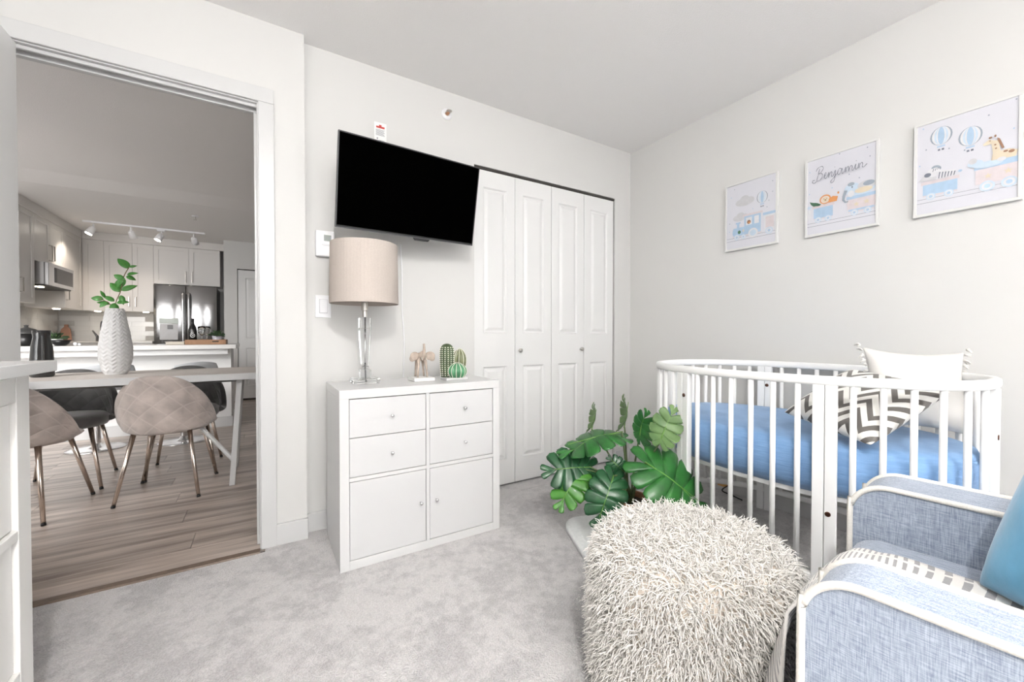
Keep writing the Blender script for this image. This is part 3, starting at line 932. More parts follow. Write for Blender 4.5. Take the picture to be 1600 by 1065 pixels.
O('top_rail', rail(.830, .030, .034), crib_m, crib, smooth=True)
O('bottom_rail', rail(.115, .026, .030), crib_m, crib, smooth=True)
PZ0, PZ1 = .0, .815
POST = [(CRX - CA, CRY - .29), (CRX - CA, CRY + .29), (CRX + CA, CRY - .29), (CRX + CA, CRY + .29), (CRX, CRY - CB), (CRX, CRY + CB)]
pl_ = []
for x, y in POST:
    best = len_at(x, y)
    pl_.append(best)
    p, d = at_len(best)
    n_ = V((d.y, -d.x, 0))
    big = abs(y - CRY) < .4
    hw = .0355 if big else .026
    halves = []
    post = None
    for s in (-1, 1):
        a, b = (s * .0008, s * hw)
        lo_, hi_ = min(a, b), max(a, b)
        bm = prism([(lo_, -.0135), (hi_, -.0135), (hi_, .0135), (lo_, .0135)], lambda u, v, z, p=p, d=d, n_=n_: p + d * u + n_ * v + V((0, 0, z)), PZ0, PZ1)
        q = O('post', bm, crib_m, crib, bevel=.003)
        if s == (1 if d.y < 0 else -1): post = q
        halves.append(q)
    for sgn in (-1, 1):
        q = p + d * (.012 * (1 if d.y < 0 else -1)) + n_ * (sgn * .0136)
        for z in ((.36,) if (y < CRY and x < CRX - .1) else (.645,)):
            if y > CRY and x < CRX - .1: z = .715
            z = .36 if (big and y < CRY) else (.71 if big else .655)
            c_ = q + V((0, 0, z))
            O('screw', sweep([c_ - n_ * .001 * sgn, c_ + n_ * sgn * .0018, c_ + n_ * sgn * .0022], [.0092, .0088, .005], 12), screw_m, post, smooth=True, label='dark bronze hex screw')
order = sorted(pl_)
for a, b in zip(order, order[1:] + [order[0] + PER]):
    for k in range(1, 7):
        hw = .0
        p, d = at_len(a + (b - a) * (k / 7))
        O('spindle', tube((p.x, p.y, .118), (p.x, p.y, .826), .0098, .0098, 12), crib_m, crib, smooth=True)
# mattress support
def oval_slab(da, z0, z1, n=64, rnd=0.0):
    bm = nb()
    rings = []
    prof = [(0, z0), (0, z1)] if not rnd else [(-rnd, z0), (0, z0 + rnd), (0, z1 - rnd), (-rnd * .3, z1 - rnd * .25), (-rnd, z1)]
    for dd, z in prof:
        rings.append([bm.verts.new((*oval(2 * pi * k / n, da + dd), z)) for k in range(n)])
    for a, b in zip(rings, rings[1:]):
        for k in range(n):
            bm.faces.new((a[k], a[(k + 1) % n], b[(k + 1) % n], b[k]))
    bm.faces.new(rings[0][::-1]); 
    top = rings[-1]
    for f_ in (.66, .33):
        ring = [bm.verts.new((CRX + (v.co.x - CRX) * f_, CRY + (v.co.y - CRY) * f_, prof[-1][1] + (.004 if rnd else 0))) for v in top]
        for k in range(n):
            bm.faces.new((top[k], top[(k + 1) % n], ring[(k + 1) % n], ring[k]))
        top = ring
    bm.faces.new(top)
    return bm
O('mattress_base', oval_slab(-.075, .383, .403), crib_m, crib)
mt = thing('crib_mattress', 'blue sheeted oval mattress lying inside the white crib', 'mattress', (CRX, CRY, .4035))
def sheet_mat():
    g = NT('blue_crinkle_cotton', .85, sheen=.2)
    tc = g.n('ShaderNodeTexCoord').outputs['Object']
    w_ = g.noise(tc, 1, 3, (14, 14, 170))
    w2 = g.noise(tc, 1, 3, (60, 18, 60))
    s = g.math('ADD', g.math('MULTIPLY', w_, .6), g.math('MULTIPLY', w2, .4))
    g.l(g.ramp(s, .3, (.165, .315, .565), .7, (.235, .405, .665)), g.b.inputs['Base Color'])
    g.bump(s, .5, .006)
    return g.m
sheet_m = sheet_mat()
O('fitted_sheet', oval_slab(-.024, .4035, .598, 96, .045), sheet_m, mt, smooth=True)
# ---- cushions
def cushion(w_, h_, t_, n=16, pinch=.06, uvs=True):
    """soft square cushion standing in x-z, thickness along y, centre at origin"""
    bm = nb()
    L = bm.loops.layers.uv.verify()
    def P(i, j, s):
        u, v = -1 + 2 * i / n, -1 + 2 * j / n
        k = max(0.0, (1 - abs(u) ** 2.6)) * max(0.0, (1 - abs(v) ** 2.6))
        pu = u * (1 - pinch * (1 - v * v) * abs(u) ** 2)
        pv = v * (1 - pinch * (1 - u * u) * abs(v) ** 2)
        return V((pu * w_ / 2, s * t_ / 2 * k ** .55, pv * h_ / 2))
    fr_ = [[bm.verts.new(P(i, j, -1)) for j in range(n + 1)] for i in range(n + 1)]
    bk_ = [[fr_[i][j] if i in (0, n) or j in (0, n) else bm.verts.new(P(i, j, 1)) for j in range(n + 1)] for i in range(n + 1)]
    for gset, rev in ((fr_, False), (bk_, True)):
        for i in range(n):
            for j in range(n):
                q = [(i, j), (i + 1, j), (i + 1, j + 1), (i, j + 1)]
                if rev: q = q[::-1]
                f = bm.faces.new([gset[a][b] for a, b in q])
                for lp, (a, b) in zip(f.loops, q):
                    lp[L].uv = (a / n, b / n)
    return bm
def place(bm, mtx):
    bmesh.ops.transform(bm, matrix=mtx, verts=bm.verts[:]); return bm

wc_m = mat('white_cotton', (.66, .645, .62), .9, var=(14, .03), bump=(500, .25, .001), sheen=.2)
wm = M.Translation((2.215, .53, .775)) @ M.Rotation(R(-50), 4, 'Z') @ M.Rotation(R(-14), 4, 'X') @ M.Rotation(R(3), 4, 'Y')
wp = thing('tasselled_cushion', 'plain white cotton cushion with tasselled edges at the crib end', 'cushion', (2.215, .53, .60))
WS = .345
O('cover', place(cushion(WS, WS, .11, 16, .15), wm), wc_m, wp, smooth=True, subsurf=1)
bm = nb()
rnd = random.Random(3)
for e in range(2):
    sx = -1 if e == 0 else 1
    for k in range(17):
        f_ = -1 + 2 * k / 16
        base = V((sx * WS / 2 * (1 - .15 * (1 - f_ * f_)), 0, f_ * WS / 2))
        for q in range(3):
            tip = base + V((sx * rnd.uniform(.008, .02), rnd.uniform(-.012, .012), rnd.uniform(-.018, .008)))
            sweep([wm @ base, wm @ ((base + tip) / 2 + V((0, rnd.uniform(-.003, .003), .003))), wm @ tip], [.0045, .0035, .002], 5, bm)
O('tassels', bm, wc_m, wp, kind='stuff', smooth=True)

def chevron():
    g = NT('chevron_cotton', .9, sheen=.2)
    uv = g.n('ShaderNodeUVMap').outputs[0]
    sp_ = g.n('ShaderNodeSeparateXYZ'); g.l(uv, sp_.inputs[0])
    zig = g.math('ABSOLUTE', g.math('SUBTRACT', g.math('FRACT', g.math('MULTIPLY', sp_.outputs[0], 3.5)), .5))
    ph = g.math('FRACT', g.math('ADD', g.math('MULTIPLY', sp_.outputs[1], 6.5), g.math('MULTIPLY', zig, 2.4)))
    st_ = g.math('GREATER_THAN', ph, .52)
    mk = g.mix(st_, (.80, .785, .75), (.135, .125, .115))
    g.l(mk, g.b.inputs['Base Color'])
    tc = g.n('ShaderNodeTexCoord').outputs['Object']
    g.bump(g.noise(tc, 300, 2), .2, .001)
    return g.m
def basis(c, xd, zd):
    x = V(xd).normalized(); z = V(zd); z = (z - x * z.dot(x)).normalized(); y = z.cross(x)
    return M(((x.x, y.x, z.x, c[0]), (x.y, y.y, z.y, c[1]), (x.z, y.z, z.z, c[2]), (0, 0, 0, 1)))
cm_ = basis((1.925, .615, .735), (-.13, -.30, -.04), (.28, -.05, .18))
cp = thing('chevron_cushion', 'white cushion with grey zigzag stripes leaning on the crib mattress', 'cushion', (1.925, .615, .60))
O('cover', place(cushion(.375, .355, .12, 18, .05), cm_), chevron(), cp, smooth=True, subsurf=1)

# ---- cable behind the crib
bm = sweep(catmull([(2.497, 1.42, .09), (2.47, 1.43, .06), (2.45, 1.46, .02), (2.46, 1.40, .006), (2.44, 1.33, .006)], 6), .004, 6)
cb_ = O('floor_cable', bm, black_m, smooth=True, label='short dark cable with an orange tag on carpet behind the crib', cat='cable')
O('tag', box((2.425, 1.435, .055), (2.465, 1.475, .062)), mat('orange_tag', (.65, .35, .12), .6, var=(40, .1)), cb_)

# ================================================================== RUG PIECE, PLANT
def rounded_poly(pts, r, k=6):
    out = []
    n = len(pts)
    for i in range(n):
        p0, p1, p2 = V((*pts[i - 1], 0)), V((*pts[i], 0)), V((*pts[(i + 1) % n], 0))
        a, b = p1 + (p0 - p1).normalized() * r, p1 + (p2 - p1).normalized() * r
        for j in range(k + 1):
            t = j / k
            q = a * (1 - t) ** 2 + p1 * 2 * t * (1 - t) + b * t * t
            out.append((q.x, q.y))
    return out
mat_pts = rounded_poly([(1.13, 1.17), (1.34, 1.68), (1.78, 1.50), (1.60, 1.02)], .12)
rgm = mat('pale_plush', (.82, .84, .84), .95, var=(60, .06), bump=(260, .6, .004), sheen=.5)
bm = nb()
rings = []
cx_, cy_ = 1.47, 1.33
for f_, z in ((1, .0), (1, .022), (.985, .030), (.95, .034)):
    rings.append([bm.verts.new((cx_ + (x - cx_) * f_, cy_ + (y - cy_) * f_, z + .0005)) for x, y in mat_pts])
for a, b in zip(rings, rings[1:]):
    for k in range(len(a)):
        bm.faces.new((a[k], a[(k + 1) % len(a)], b[(k + 1) % len(b)], b[k]))
bm.faces.new(rings[0][::-1]); bm.faces.new(rings[-1])
O('plush_floor_mat', bm, rgm, smooth=True, label='pale plush floor mat peeking out behind the shaggy pouf', cat='mat')

PX, PY_, PZ = 1.56, 1.40, .0347
plant = thing('potted_monstera', 'green potted monstera with split leaves behind the shaggy pouf', 'plant', (PX, PY_, PZ))
pot = O('pot', lathe([(0, 0), (.075, 0), (.095, .10), (.104, .135), (.104, .15), (.092, .15), (.088, .12), (0, .115)], (PX, PY_, PZ), 28), mat('terracotta', (.42, .22, .13), .8, var=(25, .15), bump=(60, .2, .002)), plant, smooth=False)
O('soil', lathe([(0, .132), (.07, .13), (.089, .122), (.089, .119), (0, .116)][::-1], (PX, PY_, PZ), 20), mat('dark_soil', (.045, .03, .02), .95, var=(40, .4), bump=(80, .8, .006)), plant)

def leaf_mat(name, c0, c1, rough):
    g = NT(name, rough, coat=.15)
    tc = g.n('ShaderNodeTexCoord').outputs['Object']
    n_ = g.noise(tc, 14, 3)
    uv = g.n('ShaderNodeUVMap').outputs[0]
    sp_ = g.n('ShaderNodeSeparateXYZ'); g.l(uv, sp_.inputs[0])
    rib = g.math('LESS_THAN', g.math('ABSOLUTE', sp_.outputs[0]), .035)
    base = g.ramp(n_, .3, c0, .7, c1)
    g.l(g.mix(g.math('MULTIPLY', rib, .8), base, (.16, .34, .06)), g.b.inputs['Base Color'])
    g.bump(n_, .2, .004)
    return g.m
lf_dark = leaf_mat('monstera_dark', (.010, .055, .022), (.022, .105, .035), .3)
lf_mid = leaf_mat('monstera_mid', (.012, .085, .016), (.03, .17, .03), .32)
lf_bright = leaf_mat('monstera_bright', (.03, .15, .015), (.075, .26, .03), .38)
lf_back = leaf_mat('monstera_underside', (.075, .15, .05), (.14, .24, .08), .5)
stem_m = mat('green_stem', (.12, .17, .07), .5, var=(30, .2))

def monstera(L, W, lobes=6, cup=.18, droop=.25, fold=.0):
    """leaf in local space: stalk joint at origin, midrib along +y, face +z"""
    bm = nb()
    UV = bm.loops.layers.uv.verify()
    rs = [0, .16, .34, .55, .78, .92, 1.0]
    sh = [1, 1, 1.03, 1.01, .95, .74, .28]
    glen = [.80, .96, 1.04, 1.0, .86, .66]
    for side in (-1, 1):
        for k in range(lobes):
            a, b = k * .96 / lobes, (k + 1) * .96 / lobes
            c_ = (a + b) / 2
            ang = R(-62 + 122 * (k + .25) / lobes)
            dth = R(122 / lobes)
            ln_ = W / 2 * glen[min(k, 5)]
            if k == lobes - 1:
                ang, ln_ = R(66), max(W * .30, L * .22)
            rows = []
            for r_, s_ in zip(rs, sh):
                row_ = []
                for q in (-1, -.5, 0, .5, 1):
                    base = V((0, (c_ + q * (b - a) / 2) * L, 0))
                    half = ((b - a) / 2 * L * cos(ang) + r_ * ln_ * math.tan(dth / 2)) * s_
                    ctr = V((0, c_ * L, 0)) + V((cos(ang), sin(ang), 0)) * (r_ * ln_)
                    p = base if r_ == 0 else ctr + V((-sin(ang), cos(ang), 0)) * (q * half)
                    if r_ == .16:
                        p = base * .55 + p * .45
                    if r_ == 1.0:
                        p -= V((cos(ang), sin(ang), 0)) * (abs(q) * ln_ * .04)
                    rad_ = math.hypot(p.x, p.y - .35 * L) / (W / 2)
                    p.z = -cup * W * min(rad_, 1.3) ** 2 * .6 - droop * L * max(0, p.y / L) ** 2 + fold * abs(p.x) + .014 * W * (1 - q * q) * r_
                    p.x = max(p.x, 0) * side
                    row_.append((p, (side * r_, c_)))
                rows.append(row_)
            vsx = [[bm.verts.new(p) for p, _ in r_] for r_ in rows]
            for i in range(len(rs) - 1):
                for j in range(4):
                    idx = ((i, j), (i + 1, j), (i + 1, j + 1), (i, j + 1))
                    if side < 0: idx = idx[::-1]
                    try:
                        f = bm.faces.new([vsx[m_][n_] for m_, n_ in idx])
                    except ValueError:
                        continue
                    for lp, (m_, n_) in zip(f.loops, idx):
                        lp[UV].uv = rows[m_][n_][1]
    bmesh.ops.remove_doubles(bm, verts=bm.verts[:], dist=.0004)
    sweep([(0, -.004, -.002), (0, L * .5, -.003 - droop * L * .25), (0, L * .9, -.002 - droop * L * .81)], [.0028, .002, .001], 5, bm)
    return bm

def leaf(base, tip, face, W, m, stem_from=None, bend=.06, **k):
    base, tip = V(base), V(tip)
    d = tip - base
    L = d.length
    y = d.normalized()
    z = V(face); z = (z - y * z.dot(y)).normalized()
    x = y.cross(z)
    mtx = M(((x.x, y.x, z.x, base.x), (x.y, y.y, z.y, base.y), (x.z, y.z, z.z, base.z), (0, 0, 0, 1)))
    bm = place(monstera(L, W, **k), mtx)
    o = O('leaf', bm, m, plant, smooth=True, norm=False, solid=.0009)
    s0 = V(stem_from or (PX + random.uniform(-.02, .02), PY_ + random.uniform(-.02, .02), PZ + .125))
    mid_ = (s0 + base) / 2 + V((0, 0, bend))
    O('stem', sweep(catmull([s0, mid_, base], 6), [.0062 - .0028 * i / 12 for i in range(13)], 7), stem_m, plant, smooth=True)
    return o
TOC = V((-.74, -.62, .25))
leaf((1.495, 1.25, .41), (1.66, 1.05, .265), (-.45, -.55, .75), .30, lf_mid, cup=.16, droop=.16, lobes=6)
leaf((1.395, 1.355, .335), (1.262, 1.31, .175), (-.55, -.75, .40), .19, lf_dark, cup=.14, droop=.12)
leaf((1.36, 1.475, .350), (1.165, 1.53, .362), (-.42, -.70, .55), .22, lf_dark, cup=.12, droop=.10, bend=.03)
leaf((1.31, 1.49, .345), (1.157, 1.455, .225), (-.55, -.60, .55), .17, lf_bright, cup=.14, droop=.10, bend=.05)
leaf((1.518, 1.42, .515), (1.236, 1.54, .482), (-.12, -.22, .97), .20, lf_mid, cup=.20, droop=.10, bend=.04)
leaf((1.487, 1.60, .492), (1.575, 1.645, .592), (.80, -.45, -.2), .12, lf_back, cup=.22, droop=.05, bend=.04)
leaf((1.597, 1.475, .515), (1.662, 1.496, .65), (.80, -.45, .1), .13, lf_back, cup=.25, droop=.05, bend=.03)
leaf((1.59, 1.377, .472), (1.671, 1.418, .586), (.35, .75, .3), .15, lf_mid, cup=.25, droop=-.08, bend=.03)
leaf((1.573, 1.242, .486), (1.697, 1.274, .612), (.45, .65, -.35), .15, lf_back, cup=.22, droop=.05, bend=.02)
leaf((1.478, 1.369, .335), (1.425, 1.40, .395), (-.75, -.45, .5), .09, lf_dark, cup=.2, droop=.1, bend=.0)

# ================================================================== SHAGGY POUF
OX, OY, OR_, OH = 1.035, .712, .260, .412
pf = thing('shaggy_pouf', 'round cream shaggy pouf in front of the armchair', 'pouf', (OX, OY, 0))
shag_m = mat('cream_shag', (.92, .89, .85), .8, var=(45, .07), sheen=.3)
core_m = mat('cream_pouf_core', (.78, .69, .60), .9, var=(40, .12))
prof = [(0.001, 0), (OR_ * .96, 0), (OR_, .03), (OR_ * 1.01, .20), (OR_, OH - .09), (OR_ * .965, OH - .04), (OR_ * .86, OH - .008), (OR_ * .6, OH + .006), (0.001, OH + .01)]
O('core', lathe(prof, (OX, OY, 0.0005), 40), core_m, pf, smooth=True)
rs_ = random.Random(11)
bm = nb()
def strand(p, nrm, length, r0):
    g_ = V((0, 0, -1))
    rnd_ = V((rs_.uniform(-1, 1), rs_.uniform(-1, 1), rs_.uniform(-1, 1)))
    d = (nrm * .62 + rnd_ * .75).normalized()
    pts = [p - nrm * .004]
    curl = V((rs_.uniform(-1, 1), rs_.uniform(-1, 1), rs_.uniform(-1, 1))) * .55
    for k in range(4):
        pts.append(pts[-1] + d * (length / 4))
        d = (d + g_ * .30 + curl * (1 if k < 2 else -1)).normalized()
        if (d.dot(nrm)) < -.15: d = (d - nrm * d.dot(nrm)).normalized()
    pts = [V((q.x, q.y, max(q.z, .004))) for q in pts]
    sweep(pts, [r0, r0, r0, r0 * .9, r0 * .55], 3, bm, caps=False)
# even sampling along the profile of the pouf
pr_ = prof[1:]
segs = []
for (r0, z0), (r1, z1) in zip(pr_, pr_[1:]):
    ar = math.hypot(r1 - r0, z1 - z0) * (r0 + r1) / 2
    segs.append((ar, r0, z0, r1, z1))
tot = sum(q[0] for q in segs)
NS = 25000
for ar, r0, z0, r1, z1 in segs:
    for i in range(int(NS * ar / tot)):
        f_ = rs_.random()
        t = rs_.uniform(0, 2 * pi)
        if abs(r1 - r0) > .05:
            f_ = (r0 - math.sqrt(r0 * r0 + f_ * (r1 * r1 - r0 * r0))) / (r0 - r1)
        r_, z = r0 + (r1 - r0) * f_, z0 + (z1 - z0) * f_
        tn_ = V((r1 - r0, z1 - z0, 0)).normalized()
        nrm = V((tn_.y * cos(t), tn_.y * sin(t), -tn_.x)).normalized()
        strand(V((OX + r_ * cos(t), OY + r_ * sin(t), max(z, .006))), nrm, rs_.uniform(.030, .054), rs_.uniform(.0011, .0019))
O('shag_strands', bm, shag_m, pf, smooth=True, kind='stuff', norm=False)

# ================================================================== ARMCHAIR
AR = thing('armchair', 'blue grey linen armchair with cream piping beside the crib', 'armchair', (1.06, .35, 0), R(6))
def arm_profile(yf, top=.626, lo=.09, back=-.80, r=.075, k=8):
    pts = [(yf, lo)]
    for j in range(k + 1):
        t = pi / 2 * j / k
        pts.append((yf - r + r * cos(t), top - r + r * sin(t)))
    pts += [(back + .05, top - .005), (back, top - .06), (back, lo)]
    return pts
for x0, x1, yf in ((-.345, -.240, -.015), (.20, .345, .045)):
    prof_ = arm_profile(yf)
    arm = O('arm', prism(prof_, lambda u, v, d: V((d, u, v)), x0, x1), linen_m, AR, local=True, bevel=.008, seg=3)
    for xx in (x0 + .001, x1 - .001):
        path = catmull([(xx, u, v) for u, v in prof_[:10]], 2) + [V((xx, u, v)) for u, v in prof_[10:12]]
        bm = sweep(path, .0062, 8)
        mtx = WORLD[AR.name]
        bmesh.ops.transform(bm, matrix=mtx, verts=bm.verts[:])
        pp = O('piping', bm, piping_m, arm, smooth=True)
SX0, SX1 = -.238, .198
def rbox(lo, hi, r, n=5):
    bm = box(lo, hi)
    bmesh.ops.bevel(bm, geom=bm.edges[:], offset=r, segments=n, profile=.5, affect='EDGES')
    return bm
O('seat_cushion', rbox((SX0, -.58, .30), (SX1, .03, .515), .05), linen_m, AR, local=True, smooth=True)
O('front_rail', rbox((SX0, -.72, .10), (SX1, -.005, .295), .015, 2), linen_m, AR, local=True, smooth=True)
bm = prism([(-.56, .36), (-.61, .40), (-.73, .98), (-.76, 1.0), (-.80, .99), (-.82, .96), (-.80, .10), (-.70, .10), (-.60, .30)], lambda u, v, d: V((d, u, v)), SX0, SX1)
O('backrest', bm, linen_m, AR, local=True, bevel=.02, seg=3)
for x in (-.30, .29):
    for y in (-.06, -.74):
        O('leg', tube((x, y, .0), (x, y, .092), .014, .02, 10), mat('dark_wood_leg', (.08, .05, .035), .4, var=(20, .2)), AR, local=True, smooth=True)
def stripe_mat():
    g = NT('striped_knit', .95, sheen=.3)
    uv = g.n('ShaderNodeUVMap').outputs[0]
    sp_ = g.n('ShaderNodeSeparateXYZ'); g.l(uv, sp_.inputs[0])
    tc = g.n('ShaderNodeTexCoord').outputs['Object']
    jit = g.math('MULTIPLY', g.noise(tc, 60, 2), .10)
    f_ = g.math('FRACT', g.math('ADD', g.math('MULTIPLY', sp_.outputs[1], 52), jit))
    st_ = g.math('GREATER_THAN', f_, .58)
    gap = g.math('GREATER_THAN', g.math('FRACT', g.math('MULTIPLY', sp_.outputs[0], 2.2)), .07)
    g.l(g.mix(g.math('MULTIPLY', st_, gap), (.76, .735, .70), (.31, .30, .305)), g.b.inputs['Base Color'])
    g.bump(g.noise(tc, 420, 2), .5, .002)
    return g.m
# throw blanket over the seat, hanging to the floor in front
tpath = catmull([(0, -.50, .5235), (0, -.30, .5245), (0, -.12, .5245), (0, -.04, .5195), (0, .010, .498), (0, .042, .445), (0, .075, .35), (0, .105, .20), (0, .115, .02)], 5)
tn = len(tpath) - 1
def throw_pt(u, v):
    i = min(int(v * tn), tn - 1); f_ = v * tn - i
    p = tpath[i].lerp(tpath[i + 1], f_)
    drop = max(0, (.51 - p.z) / .51)
    x = -.225 + .285 * u + drop * (-.075 * (1 - u) ** 2 + .02 * u)
    wrap = 1 - (1 - u) ** 4
    py = p.y if p.y < .03 else .03 + (p.y - .03) * wrap
    fold = .012 * drop * sin(u * 13 + v * 2) + .003 * sin(u * 9 + v * 15) * (1 - drop)
    return V((x, py + .012 + drop * .02 * wrap + fold * wrap, p.z + .002 + abs(.004 * sin(u * 8 + v * 22)) * (1 - drop)))
bm = grid(throw_pt, 28, 60)
bmesh.ops.transform(bm, matrix=WORLD[AR.name], verts=bm.verts[:])
O('throw_blanket', bm, stripe_mat(), smooth=True, solid=.005, norm=False, label='cream and grey striped throw draped over the armchair seat', cat='blanket')
vP, vx, vz = V((1.165, .235, .530)), V((-.6, -.8, 0)).normalized(), V((.12, -.46, .88)).normalized()
vm = basis(vP + vx * .2 + vz * .2, vx, vz)
O('velvet_cushion', place(cushion(.40, .40, .17, 16, .06), vm), teal_m, smooth=True, subsurf=1, label='bright blue velvet cushion on the armchair seat', cat='cushion')

# ================================================================== DRESSER (left foreground)
DR = thing('tall_dresser', 'white tall dresser with overhanging top at the left picture edge', 'dresser', (-.72, .8, 0))
dm = mat('white_dresser_paint', (.80, .79, .77), .35, bump=(30, .03, .001))
fx = -.462
O('top_panel', box((-1.0, .18, .905), (-.42, 1.412, .931)), gloss_m, DR, bevel=.002)
O('body', box((-.98, .20, .02), (fx - .022, 1.395, .905)), dm, DR)
for y0, y1 in ((1.338, 1.397), (.20, .26), (.77, .83)):
    O('stile', box((fx - .022, y0, .02), (fx, y1, .905)), dm, DR, bevel=.0015)
for a, b in ((.02, .24), (.842, .905), (.535, .557)):
    for y0, y1 in ((.26, .77), (.83, 1.338)):
        O('rail', box((fx - .022, y0, a), (fx - .0005, y1, b)), dm, DR, bevel=.0015)
for a, b in ((.243, .532), (.560, .839)):
    for y0, y1 in ((.26, .77), (.83, 1.338)):
        dr = O('drawer', box((fx - .0219, y0 + .002, a), (fx - .010, y1 - .002, b)), dm, DR, bevel=.0015)
        O('knob', sweep([(fx - .010, (y0 + y1) / 2, (a + b) / 2), (fx + .008, (y0 + y1) / 2, (a + b) / 2), (fx + .015, (y0 + y1) / 2, (a + b) / 2)], [.006, .012, .01], 12), nickel_m, dr, smooth=True)

# ================================================================== ADDED LAMPS (unseen, behind the camera)
globe_m = mat('lamp_globe', (.9, .9, .88), .4, emit=((1, .97, .92), 6), bump=(20, .02, .001))
def added_lamp(x, y, label, power, soft):
    cl = thing('added_ceiling_lamp', label, 'lamp', (x, y, ZC - .10), group='added flush ceiling lamps')
    O('ceiling_plate', lathe([(0, -.02), (.09, -.02), (.09, 0), (0, 0)], (x, y, ZC - .0005), 24), nickel_m, cl)
    O('globe', lathe([(0, -.10), (.06, -.092), (.10, -.065), (.115, -.03), (.11, -.0205), (0, -.0205)], (x, y, ZC - .0005), 24), globe_m, cl, smooth=True)
    d = bpy.data.lights.new('added_ceiling_light', 'POINT')
    d.energy = power; d.shadow_soft_size = soft; d.color = (1, .985, .96)
    o = bpy.data.objects.new('added_ceiling_light', d); col.objects.link(o); o.location = (x, y, ZC - .22)
added_lamp(-.60, -1.75, 'added round flush ceiling lamp far behind the viewpoint', 6, .08)  # unseen lamp, added for faint light from the rear
added_lamp(.0, -.45, 'added round flush ceiling lamp just behind the viewpoint', 40, .03)  # unseen lamp, added to throw the crisp wall shadows
# unseen floor lamp added in place of flash bounced off the ceiling
tl = thing('added_uplighter_lamp', 'added slim uplighter floor lamp in the corner behind the viewpoint', 'lamp', (.40, -2.55, 0))
O('base', lathe([(0, 0), (.14, 0), (.14, .015), (.02, .03), (0, .03)], (.40, -2.55, .0005), 28), nickel_m, tl, smooth=True)
O('pole', tube((.40, -2.55, .03), (.40, -2.55, 1.60), .012, .012, 10), nickel_m, tl, smooth=True)
O('bowl', lathe([(.02, 1.595), (.10, 1.63), (.16, 1.71), (.156, 1.71), (.097, 1.635), (.02, 1.603)], (.40, -2.55, 0), 28), nickel_m, tl, smooth=True)
ul = bpy.data.lights.new('bounce_fill_light', 'SPOT')
ul.energy = 460; ul.spot_size = R(125); ul.spot_blend = .8; ul.shadow_soft_size = .06; ul.color = (1, .985, .965)
uo = bpy.data.objects.new('bounce_fill_light', ul); col.objects.link(uo); uo.location = (.40, -2.55, 1.70); uo.rotation_euler = (R(180), 0, 0)

# ================================================================== DINING SET
def velvet(name, c, line):
    g = NT(name, .8, sheen=.5)
    tc = g.n('ShaderNodeTexCoord').outputs['Object']
    n_ = g.noise(tc, 9, 4)
    uv = g.n('ShaderNodeUVMap').outputs[0]
    sp_ = g.n('ShaderNodeSeparateXYZ'); g.l(uv, sp_.inputs[0])
    u = g.math('MULTIPLY', sp_.outputs[0], 6.2)
    v = g.math('MULTIPLY', sp_.outputs[1], 3.0)
    def ln(x):
        return g.math('ABSOLUTE', g.math('SUBTRACT', g.math('FRACT', x), .5))
    a = g.math('MINIMUM', ln(g.math('ADD', u, v)), ln(g.math('SUBTRACT', u, v)))
    seam = g.math('SUBTRACT', 1.0, g.math('MINIMUM', g.math('MULTIPLY', a, 14), 1.0))
    base = g.ramp(n_, .32, tuple(x * .72 for x in c), .68, tuple(min(1, x * 1.18) for x in c))
    g.l(g.mix(g.math('MULTIPLY', seam, .42), base, line), g.b.inputs['Base Color'])
    h = g.math('POWER', g.math('MINIMUM', g.math('MULTIPLY', a, 3.2), 1.0), .5)
    g.bump(h, .35, .010)
    return g.m
vel_taupe = velvet('taupe_velvet', (.49, .425, .39), (.66, .59, .55))
vel_shaded = velvet('shade_dark_velvet', (.075, .073, .071), (.05, .05, .05))  # shade under the table put into the velvet colour
seat_taupe = mat('taupe_velvet_plain', (.50, .43, .39), .85, var=(12, .15), sheen=.5)
seat_shaded = mat('shade_dark_velvet_plain', (.085, .08, .078), .85, var=(12, .2), sheen=.5)  # seat colour darkened for the same shade

def make_chair(label, loc, rz, vm_, sm_, group):
    t = thing('dining_chair', label, 'chair', loc, rz, group)
    FI = R(104)
    def shell(u, v):
        ph = -FI + 2 * FI * u
        top = .445 + .312 * (max(0, 1 - min(1, abs(sin(ph))) ** 2.4) ** (1 / 2.1) if abs(ph) < pi / 2 else 0)
        bot = .395 + .035 * (abs(ph) / FI) ** 2
        z = bot + (top - bot) * v
        flare = 1 + .10 * (v - .35) * cos(ph * .6)
        low = 1 - .10 * (1 - v) ** 3
        return V((.228 * sin(ph) * low * flare, -.222 * cos(ph) * low * flare + .01, z))
    O('backrest', grid(shell, 44, 9), vm_, t, local=True, smooth=True, solid=.036, subsurf=1, norm=False)
    O('seat', lathe([(0, .385), (.15, .385), (.195, .392), (.212, .415), (.212, .445), (.19, .465), (.12, .472), (0, .474)], (0, .025, 0), 32, sy=1.04), sm_, t, local=True, smooth=True)
    for sx in (-1, 1):
        for sy in (-1, 1):
            l_ = O('leg', tube((sx * .135, .01 + sy * .135, .40), (sx * .198, .01 + sy * .226, .012), .0135, .0095, 12), leg_m, t, local=True, smooth=True)
            bm = tube((sx * .1979, .01 + sy * .2258, .013), (sx * .200, .01 + sy * .229, .0), .0105, .0105, 10)
            q = O('foot_cap', bm, black_m, t, local=True, smooth=True)
    return t
g_ = 'velvet chairs around the dining table'
make_chair('taupe quilted velvet dining chair with its whole back towards the doorway', (-.506, 3.36, 0), R(-7), vel_taupe, seat_taupe, g_)
make_chair('taupe quilted velvet dining chair partly hidden behind the tall dresser', (-1.135, 3.315, 0), R(-9), vel_taupe, seat_taupe, g_)
make_chair('shade-darkened velvet dining chair on far table side behind the tall vase', (-1.10, 3.83, 0), R(184), vel_shaded, seat_shaded, g_)
